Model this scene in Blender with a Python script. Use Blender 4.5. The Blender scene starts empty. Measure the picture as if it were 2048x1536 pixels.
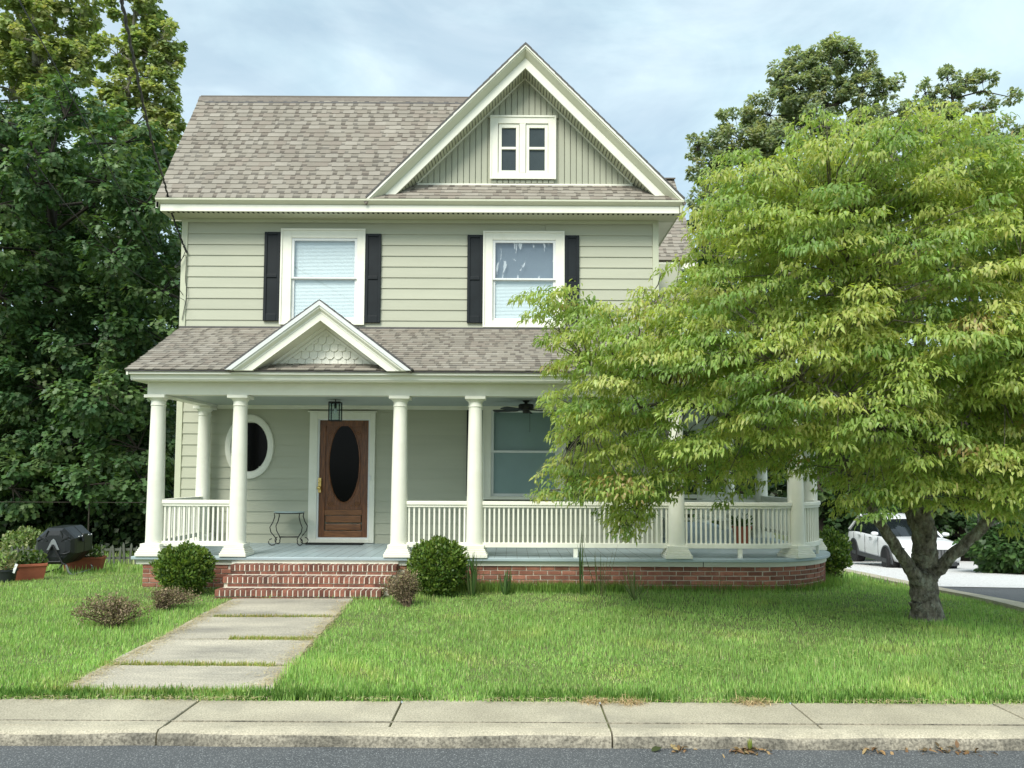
import bpy, math, random
import numpy as np
from mathutils import Vector, Matrix, Euler, noise as mnoise

random.seed(7); RNG = np.random.default_rng(7)
SC = bpy.context.scene
COL = SC.collection
rad = math.radians
# ------------------------------------------------------------------ camera, world, sun, exposure
F_PX, PPX, PPY, PIT, ROL, EYE = 1538.0, 1024.0, 863.0, rad(3.26), rad(0.28), 1.62
cam = bpy.data.cameras.new('camera'); cam_ob = bpy.data.objects.new('camera', cam); COL.objects.link(cam_ob)
cam.sensor_fit = 'HORIZONTAL'; cam.sensor_width = 36.0; cam.lens = 36.0*F_PX/2048.0
cam.shift_y = (PPY-768.0)/2048.0; cam.clip_end = 2000.0; cam.clip_start = 0.05
CAM_R = Matrix.Rotation(math.pi/2+PIT, 3, 'X') @ Matrix.Rotation(ROL, 3, 'Z')
cam_ob.matrix_world = Matrix.Translation((0, 0, EYE)) @ CAM_R.to_4x4()
SC.camera = cam_ob

SUN_EL, SUN_AZ = rad(47), rad(206)       # compass style: from behind the camera, a little left
world = bpy.data.worlds.new('World'); SC.world = world; world.use_nodes = True
wn, wl = world.node_tree.nodes, world.node_tree.links
wn.clear()
w_out = wn.new('ShaderNodeOutputWorld'); w_bg = wn.new('ShaderNodeBackground'); w_bg.inputs[1].default_value = 0.10
w_sky = wn.new('ShaderNodeTexSky'); w_sky.sky_type = 'NISHITA'; w_sky.sun_disc = False
w_sky.sun_elevation = SUN_EL; w_sky.sun_rotation = SUN_AZ; w_sky.air_density = 1.0; w_sky.dust_density = 2.0; w_sky.ozone_density = 1.2
w_tc = wn.new('ShaderNodeTexCoord'); w_mp = wn.new('ShaderNodeMapping'); w_mp.inputs['Scale'].default_value = (1.3, 1.3, 3.2)
w_nz = wn.new('ShaderNodeTexNoise'); w_nz.inputs['Scale'].default_value = 2.3; w_nz.inputs['Detail'].default_value = 6.0; w_nz.inputs['Roughness'].default_value = 0.55; w_nz.inputs['Distortion'].default_value = 0.5
w_rp = wn.new('ShaderNodeValToRGB'); w_rp.color_ramp.elements[0].position = 0.38; w_rp.color_ramp.elements[0].color = (0.62,)*3+(1,)
w_rp.color_ramp.elements[1].position = 0.64; w_rp.color_ramp.elements[1].color = (0.97,)*3+(1,)
w_mx = wn.new('ShaderNodeMix'); w_mx.data_type = 'RGBA'; pass
w_n2 = wn.new('ShaderNodeTexNoise'); w_n2.inputs['Scale'].default_value = 3.4; w_n2.inputs['Detail'].default_value = 7.0; w_n2.inputs['Roughness'].default_value = 0.58; w_n2.inputs['Distortion'].default_value = 0.8
w_r2 = wn.new('ShaderNodeValToRGB'); w_r2.color_ramp.elements[0].position = 0.36; w_r2.color_ramp.elements[0].color = (4.0, 5.35, 5.95, 1); w_r2.color_ramp.elements[1].position = 0.66; w_r2.color_ramp.elements[1].color = (5.6, 6.75, 7.15, 1)
w_m2 = wn.new('ShaderNodeMapping'); w_m2.inputs['Scale'].default_value = (1.0, 1.0, 2.4); w_m2.inputs['Location'].default_value = (3.1, 0.7, 1.9)
wl.new(w_tc.outputs['Generated'], w_m2.inputs['Vector']); wl.new(w_m2.outputs[0], w_n2.inputs['Vector']); wl.new(w_n2.outputs['Fac'], w_r2.inputs[0]); wl.new(w_r2.outputs[0], w_mx.inputs[7])
wl.new(w_tc.outputs['Generated'], w_mp.inputs['Vector']); wl.new(w_mp.outputs[0], w_nz.inputs['Vector'])
wl.new(w_nz.outputs['Fac'], w_rp.inputs[0]); wl.new(w_rp.outputs[0], w_mx.inputs[0])
wl.new(w_sky.outputs[0], w_mx.inputs[6]); wl.new(w_mx.outputs[2], w_bg.inputs[0]); wl.new(w_bg.outputs[0], w_out.inputs[0])

sun = bpy.data.lights.new('sun', 'SUN'); sun_ob = bpy.data.objects.new('sun', sun); COL.objects.link(sun_ob)
sun.energy = 2.3; sun.angle = rad(28); sun.color = (1.0, 0.965, 0.89)
_sd = Vector((math.sin(SUN_AZ)*math.cos(SUN_EL), math.cos(SUN_AZ)*math.cos(SUN_EL), math.sin(SUN_EL)))
sun_ob.rotation_euler = _sd.to_track_quat('Z', 'Y').to_euler(); sun_ob.location = (0, -20, 30)
SC.view_settings.view_transform = 'Standard'; SC.view_settings.look = 'None'
SC.view_settings.exposure = 0.78; SC.view_settings.gamma = 1.0; SC.view_settings.use_curve_mapping = False
SC.render.engine = 'CYCLES'; SC.cycles.use_denoising = True
SC.cycles.max_bounces = 7; SC.cycles.diffuse_bounces = 3; SC.cycles.transparent_max_bounces = 12; SC.cycles.transmission_bounces = 4

# ------------------------------------------------------------------ measuring helpers
def ray(px, py):
    return CAM_R @ Vector(((px-PPX)/F_PX, (PPY-py)/F_PX, -1.0))
def at(px, py, Y):                      # the point at depth Y behind a photo pixel (used to measure real sizes and places)
    d = ray(px, py); t = Y/d.y
    return Vector((d.x*t, Y, EYE+d.z*t))
def sm(a, b, x):
    t = np.clip((x-a)/(b-a), 0, 1); return t*t*(3-2*t)
def G(x, y):                            # terrain height
    x = np.asarray(x, float); y = np.asarray(y, float)
    z = -sm(4.4, 7.5, x)*0.08*np.clip(y-9.0, 0, 30) - sm(-5.5, -7.0, x)*0.05*np.clip(y-11.3, 0, 20)
    return z
def gp(px, py):                         # where the ray through a pixel meets the terrain
    d = ray(px, py); Y = 8.0
    for _ in range(60):
        p = at(px, py, Y); g = float(G(p.x, p.y))
        Y2 = (g-EYE)/d.z*d.y
        Y = 0.5*Y+0.5*min(max(Y2, 2), 80)
    p = at(px, py, Y); return Vector((p.x, p.y, float(G(p.x, p.y))))

# ------------------------------------------------------------------ materials
MATS = {}
def _new(name):
    m = bpy.data.materials.new(name); m.use_nodes = True; MATS[name] = m
    nt = m.node_tree; b = nt.nodes['Principled BSDF']
    return m, nt, b
def _mix(nt, fac, a, b, blend='MIX'):
    n = nt.nodes.new('ShaderNodeMix'); n.data_type = 'RGBA'; n.blend_type = blend
    for i, v in ((0, fac), (6, a), (7, b)):
        if hasattr(v, 'is_linked') or hasattr(v, 'links'): nt.links.new(v, n.inputs[i])
        elif i == 0: n.inputs[0].default_value = v
        else: n.inputs[i].default_value = (*v[:3], 1)
    return n.outputs[2]
def _noise(nt, scale, detail=5, rough=0.6, stretch=(1, 1, 1), dist=0.0, coord='pos'):
    if coord == 'pos': v = nt.nodes.new('ShaderNodeNewGeometry').outputs['Position']
    else: v = nt.nodes.new('ShaderNodeTexCoord').outputs[coord]
    mp = nt.nodes.new('ShaderNodeMapping'); mp.inputs['Scale'].default_value = stretch
    nt.links.new(v, mp.inputs['Vector'])
    n = nt.nodes.new('ShaderNodeTexNoise'); n.inputs['Scale'].default_value = scale; n.inputs['Detail'].default_value = detail
    n.inputs['Roughness'].default_value = rough; n.inputs['Distortion'].default_value = dist
    nt.links.new(mp.outputs[0], n.inputs['Vector'])
    return n.outputs['Fac']
def _ramp(nt, fac, p0, p1, c0=(0, 0, 0), c1=(1, 1, 1)):
    r = nt.nodes.new('ShaderNodeValToRGB'); e = r.color_ramp.elements
    e[0].position, e[1].position = p0, p1; e[0].color = (*c0, 1); e[1].color = (*c1, 1)
    nt.links.new(fac, r.inputs[0]); return r.outputs[0]
def _bump(nt, b, h, strength, dist=0.01):
    n = nt.nodes.new('ShaderNodeBump'); n.inputs['Strength'].default_value = strength; n.inputs['Distance'].default_value = dist
    nt.links.new(h, n.inputs['Height']); nt.links.new(n.outputs[0], b.inputs['Normal'])
def pbr(name, col, rough=0.6, col2=None, var=0.10, nscale=3.0, stretch=(1, 1, 1), rnd=0.0, bump=0.0, bscale=80.0, bdist=0.004,
        spec=0.35, metal=0.0, fine=0.0, fscale=150.0, dirt=None, dscale=1.2, damt=0.4):
    """base colour with soft mottling, a piece-to-piece shift (rnd), fine grain and stains with a shape of their own"""
    m, nt, b = _new(name)
    c2 = col2 or tuple(c*(1-var) for c in col); c1 = col if col2 else tuple(min(1, c*(1+var)) for c in col)
    out = _mix(nt, _ramp(nt, _noise(nt, nscale, 6, 0.62, stretch), 0.32, 0.68), c2, c1)
    if fine:
        out = _mix(nt, _ramp(nt, _noise(nt, fscale, 2, 0.5), 0.3, 0.7), out, tuple(min(1, c*(1+2*fine)) for c in col)) if False else \
            _mix(nt, fine, out, _ramp(nt, _noise(nt, fscale, 3, 0.6), 0.35, 0.65), 'OVERLAY')
    if dirt:
        f = _ramp(nt, _noise(nt, dscale, 8, 0.68, stretch), 0.50, 0.72, (0, 0, 0), (damt,)*3)
        out = _mix(nt, f, out, dirt)
    if rnd:
        oi = nt.nodes.new('ShaderNodeObjectInfo'); mr = nt.nodes.new('ShaderNodeMapRange')
        mr.inputs[3].default_value = 1-rnd; mr.inputs[4].default_value = 1+rnd; nt.links.new(oi.outputs['Random'], mr.inputs[0])
        hs = nt.nodes.new('ShaderNodeHueSaturation'); nt.links.new(mr.outputs[0], hs.inputs['Value']); nt.links.new(out, hs.inputs['Color']); out = hs.outputs[0]
    nt.links.new(out, b.inputs['Base Color'])
    b.inputs['Roughness'].default_value = rough; b.inputs['Specular IOR Level'].default_value = spec; b.inputs['Metallic'].default_value = metal
    if bump: _bump(nt, b, _noise(nt, bscale, 5, 0.6, stretch), bump, bdist)
    return m

pbr('siding', (0.462, 0.472, 0.362), 0.55, var=0.035, nscale=1.5, stretch=(0.4, 1, 5), rnd=0.035, bump=0.15, bscale=30, dirt=(0.36, 0.37, 0.28), dscale=1.4, damt=0.22)
pbr('gable_siding', (0.415, 0.425, 0.325), 0.5, var=0.04, nscale=2, stretch=(5, 1, .4), rnd=0.03)
pbr('trim', (0.86, 0.855, 0.735), 0.45, var=0.03, nscale=3, bump=0.08, bscale=60, dirt=(0.62, 0.60, 0.45), dscale=2.5, damt=0.22)
pbr('trim_cream', (0.74, 0.745, 0.58), 0.5, var=0.03, nscale=3)
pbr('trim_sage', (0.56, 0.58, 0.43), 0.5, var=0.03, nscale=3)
pbr('skirt_paint', (0.70, 0.70, 0.58), 0.5, var=0.05, nscale=3, stretch=(.3, 1, 3), dirt=(0.42, 0.44, 0.36), dscale=3, damt=0.5)
pbr('floor_paint', (0.38, 0.47, 0.49), 0.35, var=0.06, nscale=4, dirt=(0.24, 0.26, 0.25), dscale=2, damt=0.5)
pbr('ceiling_paint', (0.44, 0.49, 0.46), 0.5, var=0.03)
pbr('shutter', (0.0095, 0.0135, 0.0155), 0.5, var=0.2, nscale=4, spec=0.25)
pbr('brick', (0.34, 0.140, 0.088), 0.85, col2=(0.205, 0.085, 0.058), nscale=9, rnd=0.35, bump=0.5, bscale=70, bdist=0.004, fine=0.25, fscale=120, dirt=(0.36, 0.24, 0.19), dscale=5, damt=0.35)
pbr('step_brick', (0.27, 0.105, 0.068), 0.85, col2=(0.14, 0.058, 0.042), nscale=11, rnd=0.4, bump=0.5, bscale=70, bdist=0.004, fine=0.25, fscale=120, dirt=(0.085, 0.06, 0.05), dscale=3, damt=0.7)
pbr('mortar', (0.66, 0.605, 0.50), 0.95, var=0.15, nscale=8, bump=0.5, bscale=90, fine=0.2)
pbr('concrete', (0.50, 0.45, 0.335), 0.9, col2=(0.38, 0.34, 0.25), nscale=1.6, rnd=0.05, bump=0.5, bscale=140, bdist=0.003, fine=0.28, fscale=95, dirt=(0.26, 0.24, 0.19), dscale=1.1, damt=0.7)
pbr('path_concrete', (0.56, 0.505, 0.395), 0.9, col2=(0.34, 0.31, 0.25), nscale=1.3, stretch=(.5, 1.6, 1), rnd=0.06, bump=0.6, bscale=110, bdist=0.003, fine=0.3, fscale=70, dirt=(0.20, 0.19, 0.165), dscale=1.2, damt=0.75)
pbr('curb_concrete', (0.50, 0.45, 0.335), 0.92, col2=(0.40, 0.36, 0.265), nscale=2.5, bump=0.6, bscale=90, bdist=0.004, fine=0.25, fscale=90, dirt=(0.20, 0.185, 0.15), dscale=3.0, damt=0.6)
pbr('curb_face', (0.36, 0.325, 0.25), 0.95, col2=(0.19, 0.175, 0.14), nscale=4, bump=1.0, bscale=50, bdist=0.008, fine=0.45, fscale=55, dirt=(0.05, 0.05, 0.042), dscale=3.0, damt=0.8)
pbr('soil', (0.15, 0.19, 0.06), 0.95, col2=(0.10, 0.115, 0.045), nscale=5, bump=0.6, bscale=30)
pbr('far_ground', (0.09, 0.11, 0.045), 0.95, var=0.2)
pbr('gravel', (0.80, 0.79, 0.77), 0.9, col2=(0.60, 0.59, 0.57), nscale=25, bump=1.0, bscale=45, bdist=0.02, fine=0.4, fscale=30)
pbr('bark', (0.33, 0.29, 0.225), 0.95, col2=(0.06, 0.05, 0.038), nscale=22, stretch=(1, 1, .55), bump=1.0, bscale=30, bdist=0.05, dirt=(0.55, 0.57, 0.46), dscale=12, damt=0.9)
pbr('bark_dark', (0.05, 0.043, 0.034), 0.95, var=0.25, nscale=6, stretch=(1, 1, .3), bump=0.8, bscale=20, bdist=0.02)
pbr('bark_pale', (0.30, 0.29, 0.23), 0.9, col2=(0.16, 0.15, 0.11), nscale=3, bump=0.3, bscale=20)
pbr('twig_brown', (0.10, 0.072, 0.045), 0.9, var=0.2)
pbr('black_metal', (0.012, 0.012, 0.013), 0.5, var=0.1, spec=0.5)
pbr('black_plastic', (0.013, 0.016, 0.018), 0.42, var=0.1, spec=0.5, bump=0.1, bscale=60)
pbr('grey_metal', (0.35, 0.37, 0.38), 0.35, var=0.1, spec=0.5, metal=0.6)
pbr('fence_grey', (0.115, 0.125, 0.10), 0.8, var=0.2, nscale=8)
pbr('brass', (0.75, 0.55, 0.20), 0.25, var=0.1, metal=1.0)
pbr('terracotta', (0.36, 0.11, 0.06), 0.75, var=0.12, nscale=5, bump=0.15)
pbr('mat_rubber', (0.012, 0.013, 0.013), 0.9, bump=0.5, bscale=200)
pbr('wood_door', (0.235, 0.084, 0.024), 0.34, col2=(0.075, 0.023, 0.007), nscale=9, stretch=(6, 1, .6), bump=0.15, bscale=30, spec=0.5)
pbr('wood_door_rail', (0.30, 0.120, 0.036), 0.34, col2=(0.105, 0.036, 0.011), nscale=9, stretch=(.6, 1, 6), bump=0.15, bscale=30, spec=0.5)
pbr('car_white', (0.82, 0.83, 0.84), 0.15, var=0.01, spec=0.6)
pbr('car_trim', (0.06, 0.065, 0.07), 0.5, var=0.05)
pbr('tyre', (0.018, 0.018, 0.019), 0.8, var=0.1)
pbr('rim', (0.42, 0.43, 0.44), 0.3, metal=0.7, var=0.05)
pbr('car_glass', (0.012, 0.016, 0.018), 0.06, var=0.02, spec=0.7)
pbr('grey_stone', (0.33, 0.33, 0.31), 0.9, var=0.2, nscale=6, bump=0.5, bscale=30)
pbr('white_plastic', (0.78, 0.80, 0.78), 0.5, var=0.03)
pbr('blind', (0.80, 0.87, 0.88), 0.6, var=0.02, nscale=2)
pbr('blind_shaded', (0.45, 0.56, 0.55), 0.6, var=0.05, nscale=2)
pbr('dark_glass', (0.0022, 0.0022, 0.0026), 0.12, var=0.1, spec=0.10)
pbr('dark_room', (0.003, 0.003, 0.004), 0.9, var=0.1)
pbr('grey_room', (0.20, 0.235, 0.27), 0.9, var=0.06, nscale=2)
pbr('attic_room', (0.075, 0.088, 0.095), 0.9, var=0.12, nscale=2)
pbr('straw', (0.44, 0.31, 0.15), 0.9, var=0.2)
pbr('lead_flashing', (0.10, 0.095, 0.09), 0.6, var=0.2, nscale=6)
pbr('shingle_back', (0.20, 0.175, 0.148), 0.95, var=0.12, nscale=12)
m, nt, b = _new('asphalt')
base = _mix(nt, _ramp(nt, _noise(nt, 1.3, 5), 0.35, 0.7), (0.074, 0.080, 0.084), (0.102, 0.107, 0.110))
sp = _ramp(nt, _noise(nt, 110, 2, 0.7), 0.55, 0.70)
base = _mix(nt, sp, base, (0.36, 0.37, 0.365)); nt.links.new(base, b.inputs['Base Color']); b.inputs['Roughness'].default_value = 0.9
_bump(nt, b, _noise(nt, 110, 3, 0.7), 0.9, 0.006)
m, nt, b = _new('shingle')
at_n = nt.nodes.new('ShaderNodeVertexColor'); at_n.layer_name = 'Col'
g = _ramp(nt, _noise(nt, 260, 2, 0.6), 0.25, 0.75, (0.72,)*3, (1.22,)*3)
big = _ramp(nt, _noise(nt, 1.1, 5, 0.6), 0.3, 0.7, (0.88,)*3, (1.08,)*3)
c = _mix(nt, 1.0, at_n.outputs[0], g, 'MULTIPLY'); c = _mix(nt, 1.0, c, big, 'MULTIPLY')
nt.links.new(c, b.inputs['Base Color']); b.inputs['Roughness'].default_value = 0.95; b.inputs['Specular IOR Level'].default_value = 0.15
_bump(nt, b, _noise(nt, 200, 2), 0.35, 0.004)
def leaf_mat(name, trans=0.28, rough=0.45, spec=0.35):
    m, nt, b = _new(name)
    a = nt.nodes.new('ShaderNodeVertexColor'); a.layer_name = 'Col'
    nt.links.new(a.outputs[0], b.inputs['Base Color']); b.inputs['Roughness'].default_value = rough; b.inputs['Specular IOR Level'].default_value = spec
    t = nt.nodes.new('ShaderNodeBsdfTranslucent')
    tc = _mix(nt, 1.0, a.outputs[0], (1.25, 1.25, 0.6), 'MULTIPLY'); nt.links.new(tc, t.inputs['Color'])
    ms = nt.nodes.new('ShaderNodeMixShader'); ms.inputs[0].default_value = trans
    nt.links.new(b.outputs[0], ms.inputs[1]); nt.links.new(t.outputs[0], ms.inputs[2])
    nt.links.new(ms.outputs[0], nt.nodes['Material Output'].inputs['Surface'])
leaf_mat('leaf', 0.34); leaf_mat('leaf_dogwood', 0.48, 0.42, 0.45); leaf_mat('leaf_airy', 0.45, 0.5, 0.3); leaf_mat('grass_blade', 0.35, 0.55, 0.2); leaf_mat('dry_leaf', 0.15, 0.8, 0.1)
def glass_mat(name, tint=(1, 1, 1), ior=1.5, film=None, refl=(0.9, 0.95, 1.0)):
    m, nt, b = _new(name); nt.nodes.remove(b)
    tr = nt.nodes.new('ShaderNodeBsdfTransparent'); tr.inputs[0].default_value = (*tint, 1)
    gl = nt.nodes.new('ShaderNodeBsdfGlossy'); gl.inputs['Roughness'].default_value = 0.03; gl.inputs[0].default_value = (*refl, 1)
    lw = nt.nodes.new('ShaderNodeLayerWeight'); lw.inputs[0].default_value = 0.5
    pw = nt.nodes.new('ShaderNodeMath'); pw.operation = 'POWER'; pw.inputs[1].default_value = 5.0; nt.links.new(lw.outputs['Facing'], pw.inputs[0])
    f0 = ((ior-1)/(ior+1))**2; fr = nt.nodes.new('ShaderNodeMath'); fr.operation = 'MULTIPLY_ADD'; fr.inputs[1].default_value = 1-f0; fr.inputs[2].default_value = f0*(2 if ior > 1.4 else 0.6); nt.links.new(pw.outputs[0], fr.inputs[0])
    ms = nt.nodes.new('ShaderNodeMixShader'); nt.links.new(fr.outputs[0], ms.inputs[0]); nt.links.new(tr.outputs[0], ms.inputs[1]); nt.links.new(gl.outputs[0], ms.inputs[2])
    out = ms.outputs[0]
    if film:                                                     # cloudy peeling window film: flat print on the pane
        f = _ramp(nt, _noise(nt, film, 3, 0.5, (2.3, 1, 0.55), 1.5), 0.60, 0.63, (0, 0, 0), (0.55,)*3)
        df = nt.nodes.new('ShaderNodeBsdfDiffuse'); df.inputs[0].default_value = (0.72, 0.80, 0.84, 1)
        m2 = nt.nodes.new('ShaderNodeMixShader'); nt.links.new(f, m2.inputs[0]); nt.links.new(out, m2.inputs[1]); nt.links.new(df.outputs[0], m2.inputs[2]); out = m2.outputs[0]
    nt.links.new(out, nt.nodes['Material Output'].inputs['Surface'])
glass_mat('glass', (0.93, 0.97, 0.97), 1.6); glass_mat('glass_film', (0.9, 0.95, 0.97), 1.6, film=3.2); glass_mat('glass_dull', (0.85, 0.9, 0.9), 1.25)

# ------------------------------------------------------------------ mesh helpers
class MB:
    """collects faces; build() links them as ONE mesh object"""
    def __init__(s): s.v = []; s.f = []; s.c = []
    def face(s, pts, col=None):
        n = len(s.v); s.v += [tuple(p) for p in pts]; s.f.append(tuple(range(n, n+len(pts)))); s.c.append(col); return s
    def mesh(s, vs, fs, col=None):
        n = len(s.v); s.v += [tuple(p) for p in vs]
        for f in fs: s.f.append(tuple(i+n for i in f)); s.c.append(col)
        return s
    def box(s, x0, x1, y0, y1, z0, z1, col=None, M=None):
        vs = [Vector(p) for p in ((x0,y0,z0),(x1,y0,z0),(x1,y1,z0),(x0,y1,z0),(x0,y0,z1),(x1,y0,z1),(x1,y1,z1),(x0,y1,z1))]
        if M: vs = [M @ p for p in vs]
        return s.mesh(vs, [(0,3,2,1),(4,5,6,7),(0,1,5,4),(1,2,6,5),(2,3,7,6),(3,0,4,7)], col)
    def prism(s, poly, a, b, axis='y', M=None, col=None):       # polygon in two axes pulled along the third
        def P(u, w, t): return {'y': (u, t, w), 'x': (t, u, w), 'z': (u, w, t)}[axis]
        n = len(poly); vs = [Vector(P(u, w, a)) for u, w in poly]+[Vector(P(u, w, b)) for u, w in poly]
        if M: vs = [M @ p for p in vs]
        return s.mesh(vs, [tuple(range(n))[::-1], tuple(range(n, 2*n))]+[(i, (i+1) % n, n+(i+1) % n, n+i) for i in range(n)], col)
    def lathe(s, prof, n=20, M=None, col=None):                  # prof [(r, z)]
        vs = []; fs = []
        for r, z in prof:
            for k in range(n):
                a = 2*math.pi*k/n; vs.append(Vector((r*math.cos(a), r*math.sin(a), z)))
        for i in range(len(prof)-1):
            for k in range(n): fs.append((i*n+k, i*n+(k+1) % n, (i+1)*n+(k+1) % n, (i+1)*n+k))
        fs.append(tuple(range(n))[::-1]); fs.append(tuple(range((len(prof)-1)*n, len(prof)*n)))
        if M: vs = [M @ p for p in vs]
        return s.mesh(vs, fs, col)
    def tube(s, pts, rads, n=6, col=None, wob=0.0, rng=None):
        pts = [Vector(p) for p in pts]
        if not hasattr(rads, '__len__'): rads = [rads]*len(pts)
        vs = []; fs = []; up = Vector((0.31, 0.17, 0.93))
        for i, p in enumerate(pts):
            d = (pts[min(i+1, len(pts)-1)]-pts[max(i-1, 0)]).normalized()
            if abs(d.dot(up)) > 0.95: up2 = Vector((1, 0.1, 0))
            else: up2 = up
            a = d.cross(up2).normalized(); b2 = d.cross(a)
            for k in range(n):
                t = 2*math.pi*k/n; r = rads[i]
                q = p+a*(math.cos(t)*r)+b2*(math.sin(t)*r)
                if wob: q += (q-p)*(wob*2.2*mnoise.noise(q*5.0)+wob*1.5*mnoise.noise(q*14.0))
                vs.append(q)
        for i in range(len(pts)-1):
            for k in range(n): fs.append((i*n+k, i*n+(k+1) % n, (i+1)*n+(k+1) % n, (i+1)*n+k))
        fs.append(tuple(range(n))[::-1]); fs.append(tuple(range((len(pts)-1)*n, len(pts)*n)))
        return s.mesh(vs, fs, col)
    def data(s, name):
        me = bpy.data.meshes.new(name); me.from_pydata(s.v, [], s.f)
        if any(c is not None for c in s.c):
            at_ = me.color_attributes.new('Col', 'FLOAT_COLOR', 'CORNER'); arr = []
            for f, c in zip(s.f, s.c): arr += list((*(c or (1, 1, 1)), 1))*len(f)
            at_.data.foreach_set('color', arr)
        me.update(); return me
    def build(s, name, mat, parent=None, smooth=False, loc=None, bevel=0.0):
        me = s.data(name); me.materials.append(MATS[mat])
        if smooth: smooth_mesh(me)
        o = link(name, me, parent, loc)
        if bevel:
            md = o.modifiers.new('bevel', 'BEVEL'); md.width = bevel; md.segments = 2; md.limit_method = 'ANGLE'; md.angle_limit = rad(50)
        return o
def smooth_mesh(me, ang=40):
    me.polygons.foreach_set('use_smooth', [True]*len(me.polygons))
    try: me.set_sharp_from_angle(angle=rad(ang))
    except Exception: pass
def link(name, data, parent=None, loc=None):
    o = bpy.data.objects.new(name, data); COL.objects.link(o)
    if parent: o.parent = parent
    if loc is not None: o.location = loc
    return o
def thing(name, label, cat, group=None, loc=(0, 0, 0), rz=0.0):
    o = link(name, None, None, loc); o.rotation_euler = (0, 0, rz); o.empty_display_size = 0.1
    return tag(o, label, cat, group)
def tag(o, label=None, cat=None, group=None, kind=None):
    if label: o['label'] = label
    if cat: o['category'] = cat
    if group: o['group'] = group
    if kind: o['kind'] = kind
    return o
def np_mesh(name, V, polys, mat, colors=None, parent=None, smooth=False):
    """V (n,3); polys list of (m,k) index arrays; colours per vertex"""
    me = bpy.data.meshes.new(name); V = np.ascontiguousarray(V, np.float32)
    me.vertices.add(len(V)); me.vertices.foreach_set('co', V.ravel())
    loops = np.concatenate([p.ravel() for p in polys]).astype(np.int32)
    tot = np.concatenate([np.full(len(p), p.shape[1], np.int32) for p in polys]); st = np.concatenate([[0], np.cumsum(tot)[:-1]]).astype(np.int32)
    me.loops.add(len(loops)); me.loops.foreach_set('vertex_index', loops)
    me.polygons.add(len(tot)); me.polygons.foreach_set('loop_start', st); me.polygons.foreach_set('loop_total', tot)
    if colors is not None:
        a = me.color_attributes.new('Col', 'FLOAT_COLOR', 'POINT'); c4 = np.ones((len(V), 4), np.float32); c4[:, :3] = colors; a.data.foreach_set('color', c4.ravel())
    me.update(calc_edges=True)
    if smooth: me.polygons.foreach_set('use_smooth', np.ones(len(tot), bool))
    me.materials.append(MATS[mat]); return link(name, me, parent)

# leaf templates: rows (s along, t across, fold) and faces
T_OVATE = (np.array([(0,0,0),(.22,-.75,.5),(.22,0,0),(.22,.75,.5),(.58,-.9,.5),(.58,0,0),(.58,.9,.5),(1,0,0)], float),
           [(0,2,1),(0,3,2),(4,2,5),(4,1,2),(2,6,5),(2,3,6),(4,5,7),(5,6,7)])
T_QUAD = (np.array([(0,0,0),(.5,-1,.3),(1,0,0),(.5,1,.3)], float), [(0,3,2),(0,2,1)])
T_MAPLE = (np.array([(0,0,0),(.12,-.55,.1),(.22,-1.05,.15),(.45,-.62,.1),(.72,-.86,.1),(.74,-.3,0),(1.02,0,-.1),(.74,.3,0),(.72,.86,.1),(.45,.62,.1),(.22,1.05,.15),(.12,.55,.1),(.42,0,-.08)], float),
           [(12,i,i+1) for i in range(0,11)]+[(12,11,0)])
T_SLIM = (np.array([(0,0,0),(.28,-.9,.3),(.28,.9,.3),(.66,-.85,.3),(.66,.85,.3),(1,0,0)], float), [(0,2,1),(1,2,4),(1,4,3),(3,4,5)])
T_STAR = (np.array([(0,0,0),(.2,-1.0,.15),(.42,-.5,0),(.75,-.75,.1),(1.02,0,-.1),(.75,.75,.1),(.42,.5,0),(.2,1.0,.15)], float), [(0,2,1),(2,4,3),(0,4,2),(0,6,4),(6,5,4),(0,7,6)])
T_BLADE = (np.array([(0,-1,0),(0,1,0),(.5,-.8,0),(.5,.8,0),(1,0,0)], float), [(0,1,3),(0,3,2),(2,3,4)])
def leaves(P, D, N, L, W, curl, tmpl, fold=0.35):
    """leaf blades: base points P, directions D, face normals N (roughly), lengths, half widths; returns verts, faces"""
    T, Fc = tmpl; n = len(P)
    D = D/np.linalg.norm(D, axis=1, keepdims=True); S = np.cross(D, N); S /= np.linalg.norm(S, axis=1, keepdims=True)+1e-9; N = np.cross(S, D)
    s = T[:, 0][None, :, None]; t = T[:, 1][None, :, None]; fo = T[:, 2][None, :, None]
    L = np.asarray(L, float).reshape(-1, 1, 1); W = np.asarray(W, float).reshape(-1, 1, 1); cu = np.asarray(curl, float).reshape(-1, 1, 1)
    V = P[:, None, :]+D[:, None, :]*(s*L)+S[:, None, :]*(t*W)+N[:, None, :]*(-cu*s*s*L+fold*fo*W)
    k = len(T); Fa = (np.array(Fc)[None, :, :]+(np.arange(n)*k)[:, None, None]).reshape(-1, 3)
    return V.reshape(-1, 3), Fa, k
def leaf_object(name, P, D, N, L, W, curl, tmpl, cols, mat, parent=None, fold=0.35, smooth=False):
    V, Fa, k = leaves(P, D, N, L, W, curl, tmpl, fold)
    return np_mesh(name, V, [Fa], mat, np.repeat(cols, k, axis=0), parent, smooth)
def pick(cols, n, w=None, jit=0.12):
    c = np.array(cols, float)[RNG.choice(len(cols), n, p=w)]
    return np.clip(c*(1+RNG.normal(0, jit, (n, 1)))*(1+RNG.normal(0, .04, (n, 3))), 0.003, 1)
def unit(n):
    v = RNG.normal(size=(n, 3)); return v/np.linalg.norm(v, axis=1, keepdims=True)
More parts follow.
